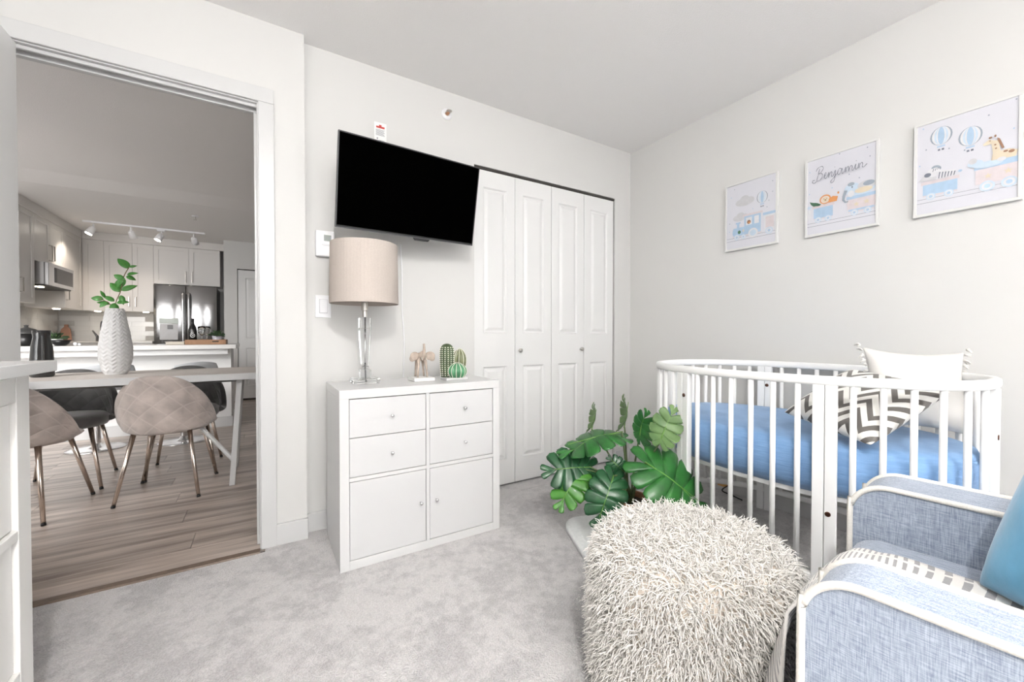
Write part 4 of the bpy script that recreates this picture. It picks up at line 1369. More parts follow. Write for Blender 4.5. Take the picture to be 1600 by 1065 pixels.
make_chair('shade-darkened velvet dining chair on far table side near the table end', (-.485, 3.84, 0), R(180), vel_shaded, seat_shaded, g_)

# table
TX0, TX1, TY0, TY1, TZ = -1.75, .06, 3.17, 3.80, .745
tb = thing('dining_table', 'dining table with weathered plank top, white edge and white trestle legs', 'table', ((TX0 + TX1) / 2, 3.48, 0))
def tabletop():
    g = NT('weathered_plank', .55)
    tc = g.n('ShaderNodeTexCoord').outputs['Object']
    a = g.noise(tc, 1, 6, (1.2, 22, 5)); b = g.noise(tc, 1, 4, (6, 120, 5))
    s = g.math('ADD', g.math('MULTIPLY', a, .65), g.math('MULTIPLY', b, .35))
    g.l(g.ramp(s, .35, (.48, .43, .39), .62, (.84, .79, .75)), g.b.inputs['Base Color'])
    g.bump(s, .2, .002)
    return g.m
ttm = tabletop()
nP = 4
for k in range(nP):
    a = TY0 + .012 + (TY1 - TY0 - .024) * k / nP; b = TY0 + .012 + (TY1 - TY0 - .024) * (k + 1) / nP
    O('top_plank', box((TX0 + .012, a + .0008, TZ - .03), (TX1 - .012, b - .0008, TZ)), ttm, tb, bevel=.001)
bm = nb()
for lo, hi in (((TX0, TY0, TZ - .042), (TX1, TY0 + .012, TZ - .001)), ((TX0, TY1 - .012, TZ - .042), (TX1, TY1, TZ - .001)), ((TX0, TY0 + .012, TZ - .042), (TX0 + .012, TY1 - .012, TZ - .001)), ((TX1 - .012, TY0 + .012, TZ - .042), (TX1, TY1 - .012, TZ - .001))):
    box(lo, hi, bm)
O('edge_band', bm, trim_m, tb, bevel=.001)
O('apron', box((TX0 + .2, TY1 - .12, TZ - .10), (TX1 - .2, TY1 - .10, TZ - .03)), mat('grey_apron', (.32, .32, .32), .5, var=(20, .1)), tb)
for xb, xt in ((-.172, -.125), (-1.52, -1.57)):
    for yb, yt in ((TY0 + .10, TY0 + .10), (TY1 - .10, TY1 - .10)):
        bm = nb()
        a = [bm.verts.new((xb + sx * .016, yb + sy * .028, 0)) for sx, sy in ((-1, -1), (1, -1), (1, 1), (-1, 1))]
        b = [bm.verts.new((xt + sx * .016, yt + sy * .028, TZ - .03)) for sx, sy in ((-1, -1), (1, -1), (1, 1), (-1, 1))]
        bm.faces.new(a[::-1]); bm.faces.new(b)
        for k in range(4): bm.faces.new((a[k], a[(k + 1) % 4], b[(k + 1) % 4], b[k]))
        O('leg', bm, trim_m, tb, bevel=.002)
    s = 1 if xb < -1 else -1
    O('brace', tube((xb, (TY0 + TY1) / 2 - .18, .16), (xb + s * .42, (TY0 + TY1) / 2 - .02, TZ - .05), .014, .014, 8), trim_m, tb)
    O('cross_bar', box((xb - .012, TY0 + .13, .15), (xb + .012, TY1 - .13, .18)), trim_m, tb)

# vase with herringbone relief
VX, VY = -.785, 3.50
vs_m = mat('pale_grey_ceramic_vase', (.60, .595, .59), .6, var=(60, .06), bump=(160, .15, .001))
def vr(f_):
    pts_ = [(0, .050), (.08, .063), (.25, .076), (.40, .077), (.60, .067), (.80, .053), (.93, .044), (1.0, .040)]
    for (a, ra), (b, rb) in zip(pts_, pts_[1:]):
        if a <= f_ <= b:
            t = (f_ - a) / (b - a); t = t * t * (3 - 2 * t) * .5 + t * .5
            return ra + (rb - ra) * t
VH = .415
bm = nb()
NA, NZ = 120, 110
rings = []
for j in range(NZ + 1):
    f_ = j / NZ
    ring = []
    for k in range(NA):
        t = 2 * pi * k / NA
        zig = abs(((t * 12 / (2 * pi)) % 1) - .5)
        ph_ = (f_ * VH / .024 + zig * 1.5) % 1
        rel = .0048 * (1 - abs(ph_ - .5) * 2) * (1 if .02 < f_ < .985 else 0) + .0016 * (zig * 2)
        r_ = vr(f_) + rel
        ring.append(bm.verts.new((VX + r_ * cos(t), VY + r_ * sin(t), TZ + .0005 + f_ * VH)))
    rings.append(ring)
for r_, z in ((.032, VH - .004), (.030, VH - .10)):
    rings.append([bm.verts.new((VX + r_ * cos(2 * pi * k / NA), VY + r_ * sin(2 * pi * k / NA), TZ + z)) for k in range(NA)])
for a, b in zip(rings, rings[1:]):
    for k in range(NA):
        bm.faces.new((a[k], a[(k + 1) % NA], b[(k + 1) % NA], b[k]))
bm.faces.new(rings[0][::-1]); bm.faces.new(rings[-1])
O('textured_vase', bm, vs_m, smooth=True, label='tall pale grey herringbone textured vase on the dining table', cat='vase')

# leafy branch in the vase
br = thing('leafy_branch', 'green leafy branch standing in the textured grey vase', 'branch', (VX, VY, TZ + .33))
lgm = leaf_mat('fresh_leaf', (.035, .16, .025), (.09, .30, .06), .45)
tw_m = mat('twig_brown', (.16, .12, .06), .7, var=(40, .2))
tw1 = catmull([(VX, VY, TZ + .33), (VX + .005, VY - .005, TZ + .45), (VX + .03, VY - .01, TZ + .53), (VX + .045, VY - .01, TZ + .62), (VX + .07, VY - .01, TZ + .68)], 5)
tw2 = catmull([(VX - .005, VY, TZ + .36), (VX - .02, VY - .01, TZ + .44), (VX - .07, VY - .01, TZ + .475)], 5)
O('twig', sweep(tw1, .0025, 6), tw_m, br, smooth=True)
O('twig', sweep(tw2, .0022, 6), tw_m, br, smooth=True)
def simple_leaf(L, W, bm=None, n=8, curl=.25):
    bm = bm or nb()
    UV = bm.loops.layers.uv.verify()
    rows = []
    for i in range(n + 1):
        t = i / n
        w_ = W / 2 * sin(pi * t ** .8) ** .8 if 0 < t < 1 else .0004
        z = -curl * L * t * t
        rows.append([(V((x * w_, t * L, z + abs(x) * w_ * .35)), (x, t)) for x in (-1, 0, 1)])
    vx = [[bm.verts.new(p) for p, _ in r_] for r_ in rows]
    for i in range(n):
        for j in range(2):
            idx = ((i, j), (i, j + 1), (i + 1, j + 1), (i + 1, j))
            f = bm.faces.new([vx[a][b] for a, b in idx])
            for lp, (a, b) in zip(f.loops, idx): lp[UV].uv = rows[a][b][1]
    return bm
def orient(base, d, face):
    base, y, z = V(base), V(d).normalized(), V(face)
    z = (z - y * z.dot(y)).normalized(); x = y.cross(z)
    return M(((x.x, y.x, z.x, base.x), (x.y, y.y, z.y, base.y), (x.z, y.z, z.z, base.z), (0, 0, 0, 1)))
FC = (.2, -.95, .25)
for b_, d_, L_, W_ in (((.066, .67), (-.5, .05, .75), .085, .05), ((.07, .68), (-.2, .1, .9), .045, .018), ((.07, .68), (.8, 0, .35), .04, .016), ((.06, .63), (.85, 0, .4), .055, .024), ((.055, .62), (.8, .1, -.25), .05, .03),
                       ((.048, .61), (-.35, -.1, -.8), .085, .038), ((.045, .60), (-.75, -.1, .45), .055, .036), ((.045, .60), (-.6, 0, -.55), .07, .034), ((.03, .53), (.75, 0, .4), .085, .034), ((.025, .52), (-.55, 0, .75), .075, .045),
                       ((.03, .50), (.2, -.2, -.8), .06, .032), ((.0, .45), (.0, -.3, -.9), .085, .045), ((.0, .46), (-.7, -.1, .5), .06, .03), ((-.02, .44), (-.8, 0, .25), .065, .03), ((-.05, .47), (-.9, 0, .15), .06, .035), ((-.045, .48), (-.3, 0, .9), .05, .02), ((.01, .45), (.8, -.2, .2), .06, .03), ((-.03, .455), (-.6, -.3, -.5), .05, .03)):
    base = V((VX + b_[0], VY - .01, TZ + b_[1]))
    O('leaf', place(simple_leaf(L_, W_), orient(base, d_, (FC[0] + random.uniform(-.4, .4), FC[1], FC[2] + random.uniform(-.3, .5)))), lgm, br, smooth=True, norm=False, solid=.0008)

# smoky vase further left on the table
O('smoky_glass_vase', lathe([(0, 0), (.045, 0), (.052, .01), (.05, .10), (.045, .18), (.035, .235), (.04, .275), (.037, .275), (.032, .235), (.041, .18), (.046, .10), (.046, .014), (0, .01)], (-1.105, 3.50, TZ + .0005), 28),
  mat('smoked_glass', (.10, .10, .10), .08, trans=.75, bump=(10, .002, .001)), smooth=True, label='dark smoky glass vase on the dining table above the dresser top', cat='vase')
O('copper_stirrer', tube((-1.10, 3.50, TZ + .016), (-1.085, 3.50, TZ + .27), .005, .005, 8), mat('copper', (.50, .25, .12), .3, 1.0, bump=(80, .02, .001)), smooth=True, label='thin copper stick standing in the smoky vase', cat='stick')

# ================================================================== KITCHEN
def shaker(parent, axis, a0, a1, z0, z1, p, name='cabinet_door', fw=.055, m=kcab_m):
    """door in plane x=p (axis 'x') or y=p (axis 'y', faces -y). recessed panel."""
    if axis == 'y':
        f = lambda u, v, d: V((u, p + d, v))
    else:
        f = lambda u, v, d: V((p - d, u, v))
    bm = nb()
    g = .0015
    a0 += g; a1 -= g; z0 += g; z1 -= g
    for q in ((a0, z0, a0 + fw, z1), (a1 - fw, z0, a1, z1), (a0 + fw, z0, a1 - fw, z0 + fw), (a0 + fw, z1 - fw, a1 - fw, z1)):
        prism([(q[0], q[1]), (q[2], q[1]), (q[2], q[3]), (q[0], q[3])], f, 0, .02, bm)
    bmesh.ops.remove_doubles(bm, verts=bm.verts[:], dist=1e-5)
    d = O(name, bm, m, parent)
    O('door_panel', prism([(a0 + fw, z0 + fw), (a1 - fw, z0 + fw), (a1 - fw, z1 - fw), (a0 + fw, z1 - fw)], f, .008, .02), m, d)
    return d
def bar_handle(parent, axis, a, z0, z1, p):
    s = .028
    P = (lambda z, o: (a, p - o, z)) if axis == 'y' else (lambda z, o: (p + o, a, z))
    O('handle', sweep([P(z0, 0), P(z0, s), P(z1, s), P(z1, 0)], .006, 6), nickel_m, parent, label='satin metal bar handle')

FY, UX, UZ0, UZ1 = 7.75, -2.06, 1.335, 2.30
# upper cabinets on the back wall
xs = [-2.06, -1.847, -1.555, -1.325]
names = ['corner wall cabinet with one narrow door on the kitchen back wall', 'wide kitchen wall cabinet behind the leafy branch', 'narrow kitchen wall cabinet left of the refrigerator']
for i in range(3):
    c_ = thing('wall_cabinet', 'pale ' + names[i], 'cabinet', ((xs[i] + xs[i + 1]) / 2, FY + .17, UZ0), group='kitchen wall cabinets')
    O('body', box((xs[i] + .0005, FY + .0205, UZ0), (xs[i + 1] - .0005, KYB, UZ1)), kcab_m, c_)
    d = shaker(c_, 'y', xs[i], xs[i + 1], UZ0, UZ1, FY)
    hx = (xs[i + 1] - .03, xs[i + 1] - .035, xs[i] + .035)[i]
    bar_handle(d, 'y', hx, UZ0 + .07, UZ0 + .20, FY)
c_ = thing('wall_cabinet', 'pale wide two-door wall cabinet above the steel refrigerator', 'cabinet', (-.93, FY + .17, 1.745), group='kitchen wall cabinets')
O('body', box((-1.3245, FY + .0205, 1.745), (-.54, KYB, UZ1)), kcab_m, c_)
for a, b, h in ((-1.325, -.92, -.958), (-.92, -.54, -.882)):
    d = shaker(c_, 'y', a, b, 1.745, UZ1, FY)
    bar_handle(d, 'y', h, 1.785, 1.945, FY)
O('crown_moulding', box((UX, FY - .01, UZ1 + .0005), (-.475, FY + .03, ZK - .001)), kcab_m, bevel=.004, label='pale crown moulding strip above the back kitchen cabinets', cat='moulding')
# upper cabinets on the left wall
for (a, b, z0, lb, hs) in ((6.02, 6.385, UZ0, 'pale tall wall cabinet left of the microwave', None), (6.385, 7.16, 1.80, 'pale two-door wall cabinet directly above the microwave', 'two'), (7.16, 7.745, UZ0, 'pale wall cabinet right of the microwave by the kitchen corner', 'low')):
    c_ = thing('wall_cabinet', lb, 'cabinet', (-2.23, (a + b) / 2, z0), group='kitchen wall cabinets')
    O('body', box((KXL, a + .0005, z0), (UX - .0205, b - .0005, UZ1)), kcab_m, c_)
    if hs == 'two':
        m_ = (a + b) / 2
        for p0, p1, h in ((a, m_, m_ - .03), (m_, b, m_ + .03)):
            d = shaker(c_, 'x', p0, p1, z0, UZ1, UX); bar_handle(d, 'x', h, z0 + .05, z0 + .22, UX)
    else:
        d = shaker(c_, 'x', a, b, z0, UZ1, UX)
        bar_handle(d, 'x', a + .05, z0 + .10, z0 + .24, UX)
O('crown_moulding', box((UX - .03, 6.0, UZ1 + .0005), (UX + .008, 7.735, ZK - .001)), kcab_m, bevel=.004, label='pale crown moulding strip above the left kitchen cabinets', cat='moulding')
# microwave
mw = thing('microwave', 'stainless over-range microwave with black window under the cabinets', 'microwave', (-2.2, 6.9, 1.53))
O('housing', box((KXL, 6.45, 1.55), (-2.01, 7.15, 1.797)), steel_m, mw, bevel=.004)
O('door', box((-2.01, 6.45, 1.545), (-1.975, 7.15, 1.795)), steel_m, mw, bevel=.006)
O('door_window', box((-1.9755, 6.60, 1.585), (-1.973, 7.11, 1.755)), mat('black_glass', (.02, .02, .022), .1, bump=(10, .002, .001)), mw)
O('control_strip', box((-1.9735, 6.60, 1.59), (-1.9725, 6.66, 1.75)), black_m, mw)
O('underside', box((KXL, 6.46, 1.535), (-2.0, 7.14, 1.55)), black_m, mw)
O('cooktop_lamp', lathe([(0, 0), (.035, 0), (.035, .006), (0, .006)], (-2.10, 6.62, 1.5285), 16), mat('warm_lamp', (.9, .85, .7), .4, emit=((1, .85, .62), 12), bump=(10, .01, .001)), mw)
# lower cabinets, counters, backsplash
lc = thing('base_cabinet', 'pale kitchen base cabinets along the back wall', 'cabinet', (-1.85, 7.8, 0))
O('body', box((-1.79, 7.50, .10), (-1.30, KYB, .88)), kcab_m, lc)
O('plinth', box((-1.79, 7.55, 0), (-1.30, KYB, .10)), dark_m, lc)
for a, b in ((-1.79, -1.545), (-1.545, -1.30)):
    d = shaker(lc, 'y', a, b, .11, .875, 7.479); bar_handle(d, 'y', b - .035, .70, .83, 7.479)
lc2 = thing('base_cabinet', 'pale kitchen base cabinets along the left wall', 'cabinet', (-2.1, 7.0, 0))
O('body', box((KXL + .002, 5.95, .10), (-1.815, KYB - .002, .88)), kcab_m, lc2)
O('plinth', box((KXL + .002, 5.95, 0), (-1.86, KYB - .002, .10)), dark_m, lc2)
for a, b in ((5.95, 6.45), (6.45, 6.95), (6.95, 7.45)):
    d = shaker(lc2, 'x', a, b, .11, .875, -1.794); bar_handle(d, 'x', b - .04, .70, .83, -1.794)
bm = box((KXL, 5.93, .8805), (-1.77, KYB - .012, .912)); box((-1.77, 7.455, .8805), (-1.295, KYB - .012, .912), bm)
O('kitchen_countertop', bm, quartz_m, label='white stone worktop running along the kitchen walls', cat='countertop', bevel=.002)
tile_m = mat('grey_gloss_tile', (.55, .545, .535), .12, var=(3, .05), bump=(14, .05, .002))
bs = S('trim_backsplash', box((KXL, KYB - .0045, .913), (-1.30, KYB, UZ0)), mat('tile_grout', (.42, .41, .40), .9, var=(40, .05)))
bs2 = S('trim_backsplash_left', box((KXL, 5.95, .913), (KXL + .0045, KYB - .0045, UZ0)), MATS['tile_grout'])
TW, THt = .298, .0685
t0 = None
BI = WORLD[bs.name].inverted(); BI2 = WORLD[bs2.name].inverted()
tbm = box((-TW / 2, -.008, 0), (TW / 2, 0, THt))
for r_ in range(6):
    z = .915 + r_ * (THt + .0025)
    if z + THt > UZ0: break
    x = KXL + .165 + (TW / 2 if r_ % 2 else 0) - TW / 2 * 0
    while x + TW / 2 < -1.30 + .01:
        p = BI @ V((x, KYB - .0045, z))
        if t0 is None:
            t0 = O('tile', tbm, tile_m, bs, local=True); t0.location = p
        else:
            link_copy(t0, bs, p)
        x += TW + .0025
    y = 6.12 + (TW / 2 if r_ % 2 else 0)
    while y + TW / 2 < KYB - .015:
        link_copy(t0, bs2, BI2 @ V((KXL + .0045, y, z)), (0, 0, R(90)))
        y += TW + .0025

# under-cabinet puck lights
pk_m = mat('puck_light', (.95, .92, .85), .4, emit=((1, .9, .75), 9), bump=(10, .01, .001))
for i, (x, y, lb) in enumerate(((-2.24, 6.2, 'small puck light under the cabinet left of the microwave'), (-2.22, 7.45, 'small puck light under the cabinet right of the microwave'), (-1.95, 7.9, 'small puck light under the corner wall cabinet'), (-1.44, 7.9, 'small puck light under the narrow cabinet by the refrigerator'))):
    O('puck_light', lathe([(0, 0), (.03, 0), (.034, .004), (.034, .009), (0, .009)], (x, y, UZ0 - .0095), 18), pk_m, label=lb, cat='light', group='under-cabinet puck lights')
    d = bpy.data.lights.new('puck', 'SPOT'); d.energy = 1.0; d.spot_size = R(130); d.spot_blend = .6; d.shadow_soft_size = .03; d.color = (1, .9, .78)
    o = bpy.data.objects.new('puck_lamp', d); col.objects.link(o); o.location = (x, y, UZ0 - .014)

# refrigerator
rf = thing('refrigerator', 'stainless french-door refrigerator with water dispenser in kitchen corner', 'refrigerator', (-.925, 7.75, 0))
O('cabinet', box((-1.283, 7.52, .02), (-.565, 8.09, 1.70)), mat('black_fridge_side', (.02, .02, .02), .35, bump=(200, .1, .0005)), rf, bevel=.004)
def brushed():
    g = NT('polished_steel', .17, metal=1.0)
    tc = g.n('ShaderNodeTexCoord').outputs['Object']
    g.b.inputs['Base Color'].default_value = (.42, .42, .425, 1)
    g.bump(g.noise(tc, 1, 2, (2, 2, 260)), .35, .0012)
    return g.m
fr_m = brushed()
def fdoor(x0, x1, z0, z1):
    n = 10
    bm = nb()
    rows = []
    for i in range(n + 1):
        t = i / n
        yb_ = 7.455 + .020 * (2 * t - 1) ** 2
        rows.append([bm.verts.new((x0 + (x1 - x0) * t, yb_, z0)), bm.verts.new((x0 + (x1 - x0) * t, yb_, z1)), bm.verts.new((x0 + (x1 - x0) * t, 7.519, z1)), bm.verts.new((x0 + (x1 - x0) * t, 7.519, z0))])
    for a, b in zip(rows, rows[1:]):
        for k in range(4):
            bm.faces.new((a[k], a[(k + 1) % 4], b[(k + 1) % 4], b[k]))
    bm.faces.new(rows[0]); bm.faces.new(rows[-1][::-1])
    return bm
dl = O('door', fdoor(-1.283, -.926, .72, 1.705), fr_m, rf, smooth=True, bevel=.003)
drr = O('door', fdoor(-.920, -.565, .72, 1.705), fr_m, rf, smooth=True, bevel=.003)
O('freezer_drawer', fdoor(-1.283, -.565, .04, .712), fr_m, rf, smooth=True, bevel=.003)
for x, dd in ((-.955, dl), (-.888, drr)):
    O('handle', sweep(catmull([(x, 7.463, .80), (x, 7.425, .85), (x, 7.42, 1.2), (x, 7.425, 1.55), (x, 7.463, 1.60)], 5), .014, 10), steel_m, dd, smooth=True, label='vertical steel door handle')
O('dispenser_panel', box((-1.22, 7.446, 1.16), (-1.01, 7.47, 1.235)), mat('dispenser_display', (.45, .50, .46), .3, var=(20, .05)), dl, bevel=.003)
dpn = O('dispenser_recess', box((-1.215, 7.448, .93), (-1.015, 7.465, 1.158)), mat('dispenser_grey', (.55, .55, .56), .4, var=(20, .05)), dl, bevel=.003)
O('dispenser_paddle', box((-1.13, 7.438, 1.08), (-1.07, 7.447, 1.14)), mat('dispenser_dark', (.2, .2, .21), .4, var=(20, .05)), dl, bevel=.002)
# faucet
fc = thing('kitchen_faucet', 'dark kitchen faucet at the sink behind the vase', 'faucet', (-1.88, 7.65, .9125))
O('spout', sweep(catmull([(-1.86, 7.68, .9125), (-1.86, 7.68, 1.14), (-1.84, 7.66, 1.18), (-1.82, 7.64, 1.14), (-1.82, 7.64, 1.10)], 5), .015, 10), mat('gunmetal', (.12, .12, .125), .3, .8, bump=(60, .02, .001)), fc, smooth=True)
O('lever', sweep([(-1.90, 7.66, .9125), (-1.90, 7.66, .98), (-1.94, 7.64, 1.06)], [.016, .015, .008], 8), MATS['gunmetal'], fc, smooth=True)

# island
isl = thing('kitchen_island', 'white kitchen island with stone counter overhanging towards the dining table', 'island', (-1.1, 5.5, 0))
O('panel', box((-1.9, 5.40, .0), (-.285, 5.88, .855)), mat('white_island_paint', (.84, .84, .835), .45, bump=(60, .03, .001)), isl)
O('base_trim', box((-1.9, 5.388, 0), (-.273, 5.40, .11)), trim_m, isl, bevel=.002)
O('end_trim', box((-.285, 5.40, 0), (-.273, 5.88, .11)), trim_m, isl, bevel=.002)
O('support_rail', box((-1.9, 5.15, .80), (-.30, 5.18, .855)), MATS['white_island_paint'], isl)
O('countertop', box((-1.95, 5.06, .856), (-.225, 5.92, .897)), quartz_m, isl, bevel=.002)
IZ = .8975
# stools
st_m = mat('pale_grey_shell', (.60, .62, .64), .35, bump=(40, .03, .001))
def stool(loc, rz, label):
    t = thing('bar_stool', label, 'stool', loc, rz, 'bar stools at the island')
    O('base_disc', lathe([(0, 0), (.195, 0), (.195, .006), (.16, .014), (.04, .026), (.028, .05), (0, .05)], (0, 0, 0), 40), chrome_m, t, local=True, smooth=True)
    O('column', lathe([(0, .045), (.028, .045), (.028, .30), (.018, .302), (.018, .50), (0, .50)], (0, 0, 0), 18), chrome_m, t, local=True)
    def sh(u, v):
        x = (-1 + 2 * u)
        if v < .6:
            q = v / .6
            return V((x * .20 * (1 - .12 * (1 - q)), .19 - .38 * q, .515 + .03 * x * x * q + .02 * (1 - q) * 0))
        q = (v - .6) / .4
        return V((x * .20 * (1 - .12 * q * q), -.19 - .035 * sin(q * pi / 2) + .05 * x * x * q, .515 + .03 * x * x + .235 * q * (1 - .25 * x * x)))
    O('seat_shell', grid(sh, 14, 16), st_m, t, local=True, smooth=True, solid=.018, norm=False)
    return t
stool((-1.235, 4.93, 0), R(38), 'pale shell bar stool on chrome disc base left of the tall vase')
stool((-.625, 4.86, 0), R(38), 'pale shell bar stool on chrome disc base right of the tall vase')

# things on the island
ty = thing('serving_tray', 'wooden serving tray with handles on the kitchen island', 'tray', (-.50, 5.38, IZ))
trm = mat('warm_wood', (.36, .20, .11), .5, var=(14, .2), bump=(60, .1, .001))
O('tray_bottom', box((-.655, 5.30, IZ), (-.335, 5.56, IZ + .012)), trm, ty)
for lo, hi in (((-.655, 5.288, IZ), (-.335, 5.30, IZ + .05)), ((-.655, 5.56, IZ), (-.335, 5.572, IZ + .05)), ((-.667, 5.288, IZ), (-.655, 5.572, IZ + .05)), ((-.335, 5.288, IZ), (-.323, 5.572, IZ + .05))):
    O('tray_side', box(lo, hi), trm, ty, bevel=.002)
O('handle_slot', box((-.44, 5.2865, IZ + .024), (-.385, 5.2885, IZ + .036)), dark_m, ty)
bk_ = thing('closed_book', 'pale closed book with light cover left of the wooden tray', 'book', (-.75, 5.36, IZ))
O('pages', box((-.82, 5.305, IZ + .003), (-.675, 5.43, IZ + .027)), mat('paper_edge', (.62, .58, .50), .8, var=(120, .06)), bk_)
O('cover', box((-.825, 5.30, IZ + .0005), (-.672, 5.432, IZ + .003)), mat('tan_cover', (.42, .32, .24), .6, var=(20, .1)), bk_)
O('cover', box((-.825, 5.30, IZ + .027), (-.672, 5.432, IZ + .031)), mat('cream_cover', (.66, .60, .52), .6, var=(20, .05)), bk_)
ITZ = IZ + .0125
wb = thing('wine_bottle', 'dark wine bottle with white label mark standing on wooden tray', 'bottle', (-.625, 5.40, ITZ))
O('glass_body', lathe([(0, 0), (.034, 0), (.037, .005), (.037, .13), (.032, .165), (.016, .20), (.014, .235), (.016, .237), (.016, .25), (.013, .26), (0, .26)], (-.615, 5.40, ITZ), 24), mat('dark_bottle_glass', (.012, .012, .012), .12, bump=(10, .003, .001)), wb, smooth=True)
bm = nb()
for k in range(24):
    t0_, t1_ = 2 * pi * k / 24, 2 * pi * (k + 1) / 24
    q = [(cos(t0_) * .021, sin(t0_) * .021), (cos(t1_) * .021, sin(t1_) * .021), (cos(t1_) * .015, sin(t1_) * .015), (cos(t0_) * .015, sin(t0_) * .015)]
    def cyl(u, v): a_ = -pi / 2 + u / .037 + .1; return (-.615 + .0374 * cos(a_), 5.40 + .0374 * sin(a_), ITZ + .08 + v)
    bm.faces.new([bm.verts.new(cyl(u, v)) for u, v in q])
for u0, v0, u1, v1 in ((-.006, -.004, .008, .004), (-.008, .024, -.002, .036), (.004, .026, .008, .036), (-.02, .022, -.014, .028)):
    bm.faces.new([bm.verts.new(cyl(u, v)) for u, v in ((u0, v0), (u1, v0), (u1, v1), (u0, v1))])
O('label_mark', bm, mat('white_print', (.75, .75, .74), .6, var=(30, .03)), wb, norm=False)
for x, y, lb in ((-.538, 5.40, 'clear stemmed wine glass beside the dark bottle on tray'), (-.505, 5.51, 'clear stemmed wine glass behind the small tray plant')):
    O('wine_glass', lathe([(0, 0), (.032, 0), (.03, .003), (.005, .008), (.004, .075), (.012, .085), (.033, .105), (.038, .135), (.033, .18), (.0315, .18), (.036, .135), (.031, .107), (.010, .088), (0, .086)], (x, y, ITZ), 24), glass_m, smooth=True, label=lb, cat='wine glass', group='wine glasses on the tray')
def bushy(name, label, x, y, z, pr_, ph_, n, rad, leafm, potm, L_=.04, W_=.018, cup=True):
    t = thing(name, label, 'plant', (x, y, z))
    O('pot', lathe([(0, 0), (pr_ * .8, 0), (pr_, ph_), (pr_ * .9, ph_), (pr_ * .85, ph_ * .8), (0, ph_ * .8)], (x, y, z), 22), potm, t)
    bm = nb()
    rr_ = random.Random(n)
    for k in range(n):
        a_ = rr_.uniform(0, 2 * pi); e_ = rr_.uniform(.05, 1.4)
        d = V((cos(a_) * cos(e_), sin(a_) * cos(e_), sin(e_)))
        base = V((x, y, z + ph_ * .9)) + V((d.x * rad, d.y * rad, d.z * rad * .8)) * rr_.uniform(.2, .9)
        b2 = simple_leaf(L_ * rr_.uniform(.7, 1.2), W_)
        bmesh.ops.transform(b2, matrix=orient(base, d + V((rr_.uniform(-.5, .5), rr_.uniform(-.5, .5), .1)), V((d.y + .1, -d.x + .3, .7))), verts=b2.verts[:])
        tmp = bpy.data.meshes.new('t'); b2.to_mesh(tmp); b2.free(); bm.from_mesh(tmp); bpy.data.meshes.remove(tmp)
    for k in range(6):
        a_ = 2 * pi * k / 6
        sweep([(x, y, z + ph_ * .8), (x + cos(a_) * rad * .5, y + sin(a_) * rad * .5, z + ph_ + rad * .6)], .0015, 5, bm)
    O('foliage', bm, leafm, t, kind='stuff', smooth=True, norm=False)
    return t
dkleaf = leaf_mat('dusty_leaf', (.03, .06, .03), (.10, .16, .09), .55)
bushy('potted_herb', 'small green plant in pale pot on the wooden tray', -.405, 5.42, ITZ, .048, .075, 70, .062, dkleaf, mat('pale_violet_pot', (.55, .55, .60), .4, var=(20, .05)), .038, .02)
bushy('potted_succulent', 'low green plant in white bowl at the left island end', -1.64, 5.48, IZ, .05, .06, 80, .07, dkleaf, mat('white_bowl_pot', (.7, .7, .69), .35, var=(20, .05)), .04, .02)
O('black_bowl', lathe([(0, 0), (.035, 0), (.055, .02), (.075, .052), (.072, .052), (.05, .024), (0, .012)], (-1.555, 5.30, IZ + .0005), 28, sx=.95), mat('black_ceramic', (.012, .012, .013), .3, bump=(40, .05, .001)), smooth=True, label='shallow black bowl on the kitchen island', cat='bowl')
O('cutting_board', place(prism([(-.07, 0), (.07, 0), (.045, .17), (.02, .20), (.02, .235), (-.02, .235), (-.02, .20), (-.045, .17)], lambda u, v, d: V((u, d, v)), -.01, .01), M.Translation((-2.30, 7.98, .914)) @ M.Rotation(R(-14), 4, 'X')),
  mat('reddish_board', (.34, .18, .12), .5, var=(14, .15)), bevel=.004, label='reddish wooden cutting board leaning on the backsplash', cat='cutting board')
pt = thing('black_stock_pot', 'black pot with domed lid at the left end of the kitchen island', 'pot', (-1.815, 5.45, IZ))
O('pot_body', lathe([(0, 0), (.065, 0), (.08, .02), (.085, .11), (.08, .11), (.07, .02), (0, .012)], (-1.815, 5.45, IZ), 28), MATS['black_ceramic'], pt, smooth=True)
O('lid', lathe([(.086, .111), (.086, .118), (.06, .15), (.02, .165), (.012, .17), (.016, .185), (0, .19)], (-1.815, 5.45, IZ), 28), mat('dark_grey_lid', (.06, .06, .06), .3, bump=(40, .05, .001)), pt, smooth=True)
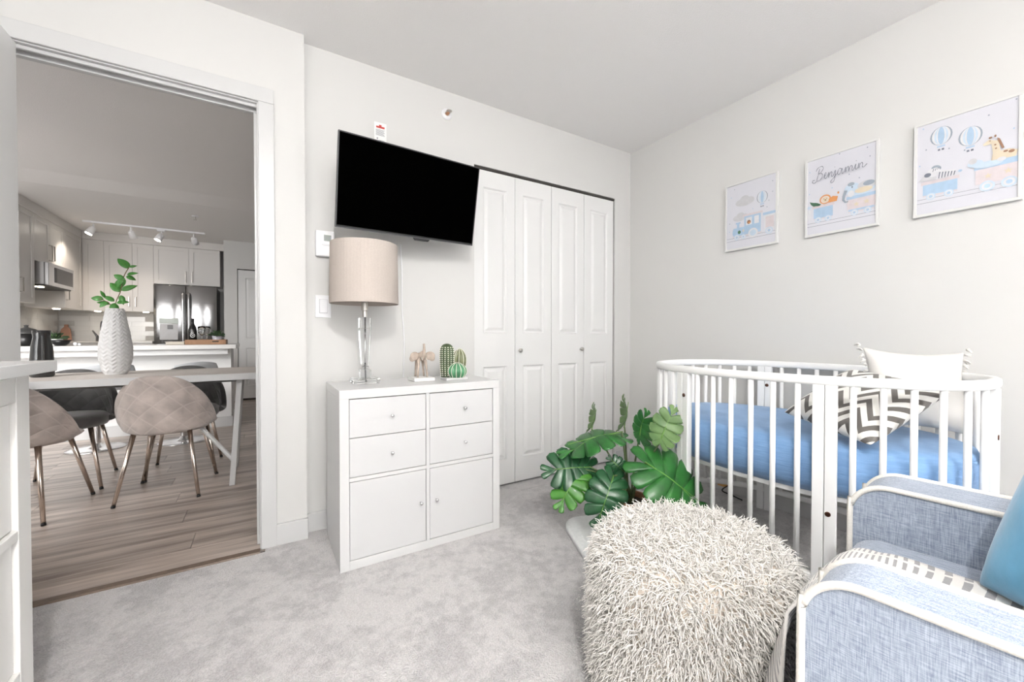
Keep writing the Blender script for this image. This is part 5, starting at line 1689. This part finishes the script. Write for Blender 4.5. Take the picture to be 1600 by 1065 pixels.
for i, (x, y, r_, lb) in enumerate(((-1.455, 5.28, .016, 'tiny white ceramic ball beside the black bowl'), (-1.425, 5.27, .012, 'smaller tiny white ceramic ball right of the other one'))):
    O('ceramic_ball', blob((x, y, IZ + r_ + .0005), (r_, r_, r_), nb(), 12), wht_plastic, smooth=True, label=lb, cat='ornament')

# track light
tr = thing('track_light', 'white ceiling track light with four spot heads in the kitchen', 'light', (-1.25, 7.05, ZK - .03))
O('track', box((-1.86, 7.02, ZK - .022), (-.655, 7.05, ZK - .0005)), wht_plastic, tr, bevel=.002)
O('feed', box((-1.16, 7.005, ZK - .045), (-1.08, 7.065, ZK - .022)), wht_plastic, tr, bevel=.003)
for x, lit in ((-1.765, 1), (-1.42, 0), (-1.125 + .0, 1), (-.78, 0)):
    x0 = x
    if lit and x > -1.3: x0 = -1.115
    hd = O('spot_arm', tube((x0, 7.035, ZK - .03), (x0, 7.035, ZK - .085), .009, .009, 8), wht_plastic, tr, smooth=True)
    d = V((-.45, -.25, -1)).normalized() if lit else V((.15, .6, -.8)).normalized()
    c0_ = V((x0, 7.035, ZK - .075))
    O('spot_head', sweep([c0_, c0_ + d * .015, c0_ + d * .10, c0_ + d * .098], [.018, .034, .042, .036], 18), wht_plastic, hd, smooth=True)
    if lit:
        bm = sweep([c0_ + d * .0985, c0_ + d * .1015], [.035, .034], 18)
        O('spot_lens', bm, mat('lit_spot', (1, .95, .85), .4, emit=((1, .92, .8), 14), bump=(10, .01, .001)), hd)
        dd = bpy.data.lights.new('spot', 'SPOT'); dd.energy = 9; dd.spot_size = R(100); dd.spot_blend = .7; dd.shadow_soft_size = .03; dd.color = (1, .87, .74)
        so = bpy.data.objects.new('spot_lamp', dd); col.objects.link(so); so.location = c0_ + d * .11
        so.rotation_euler = V((-.35, .35, -1)).to_track_quat('-Z', 'Y').to_euler()
ks = thing('ceiling_sprinkler', 'small ceiling sprinkler in the kitchen above the refrigerator', 'sprinkler', (-.66, 6.1, ZK))
O('escutcheon', lathe([(0, -.008), (.03, -.008), (.035, 0), (0, 0)], (-.66, 6.1, ZK), 18), wht_plastic, ks)
O('nozzle', lathe([(.016, -.045), (.016, -.042), (.005, -.04), (.008, -.009), (0, -.0085)], (-.66, 6.1, ZK), 12), nickel_m, ks)
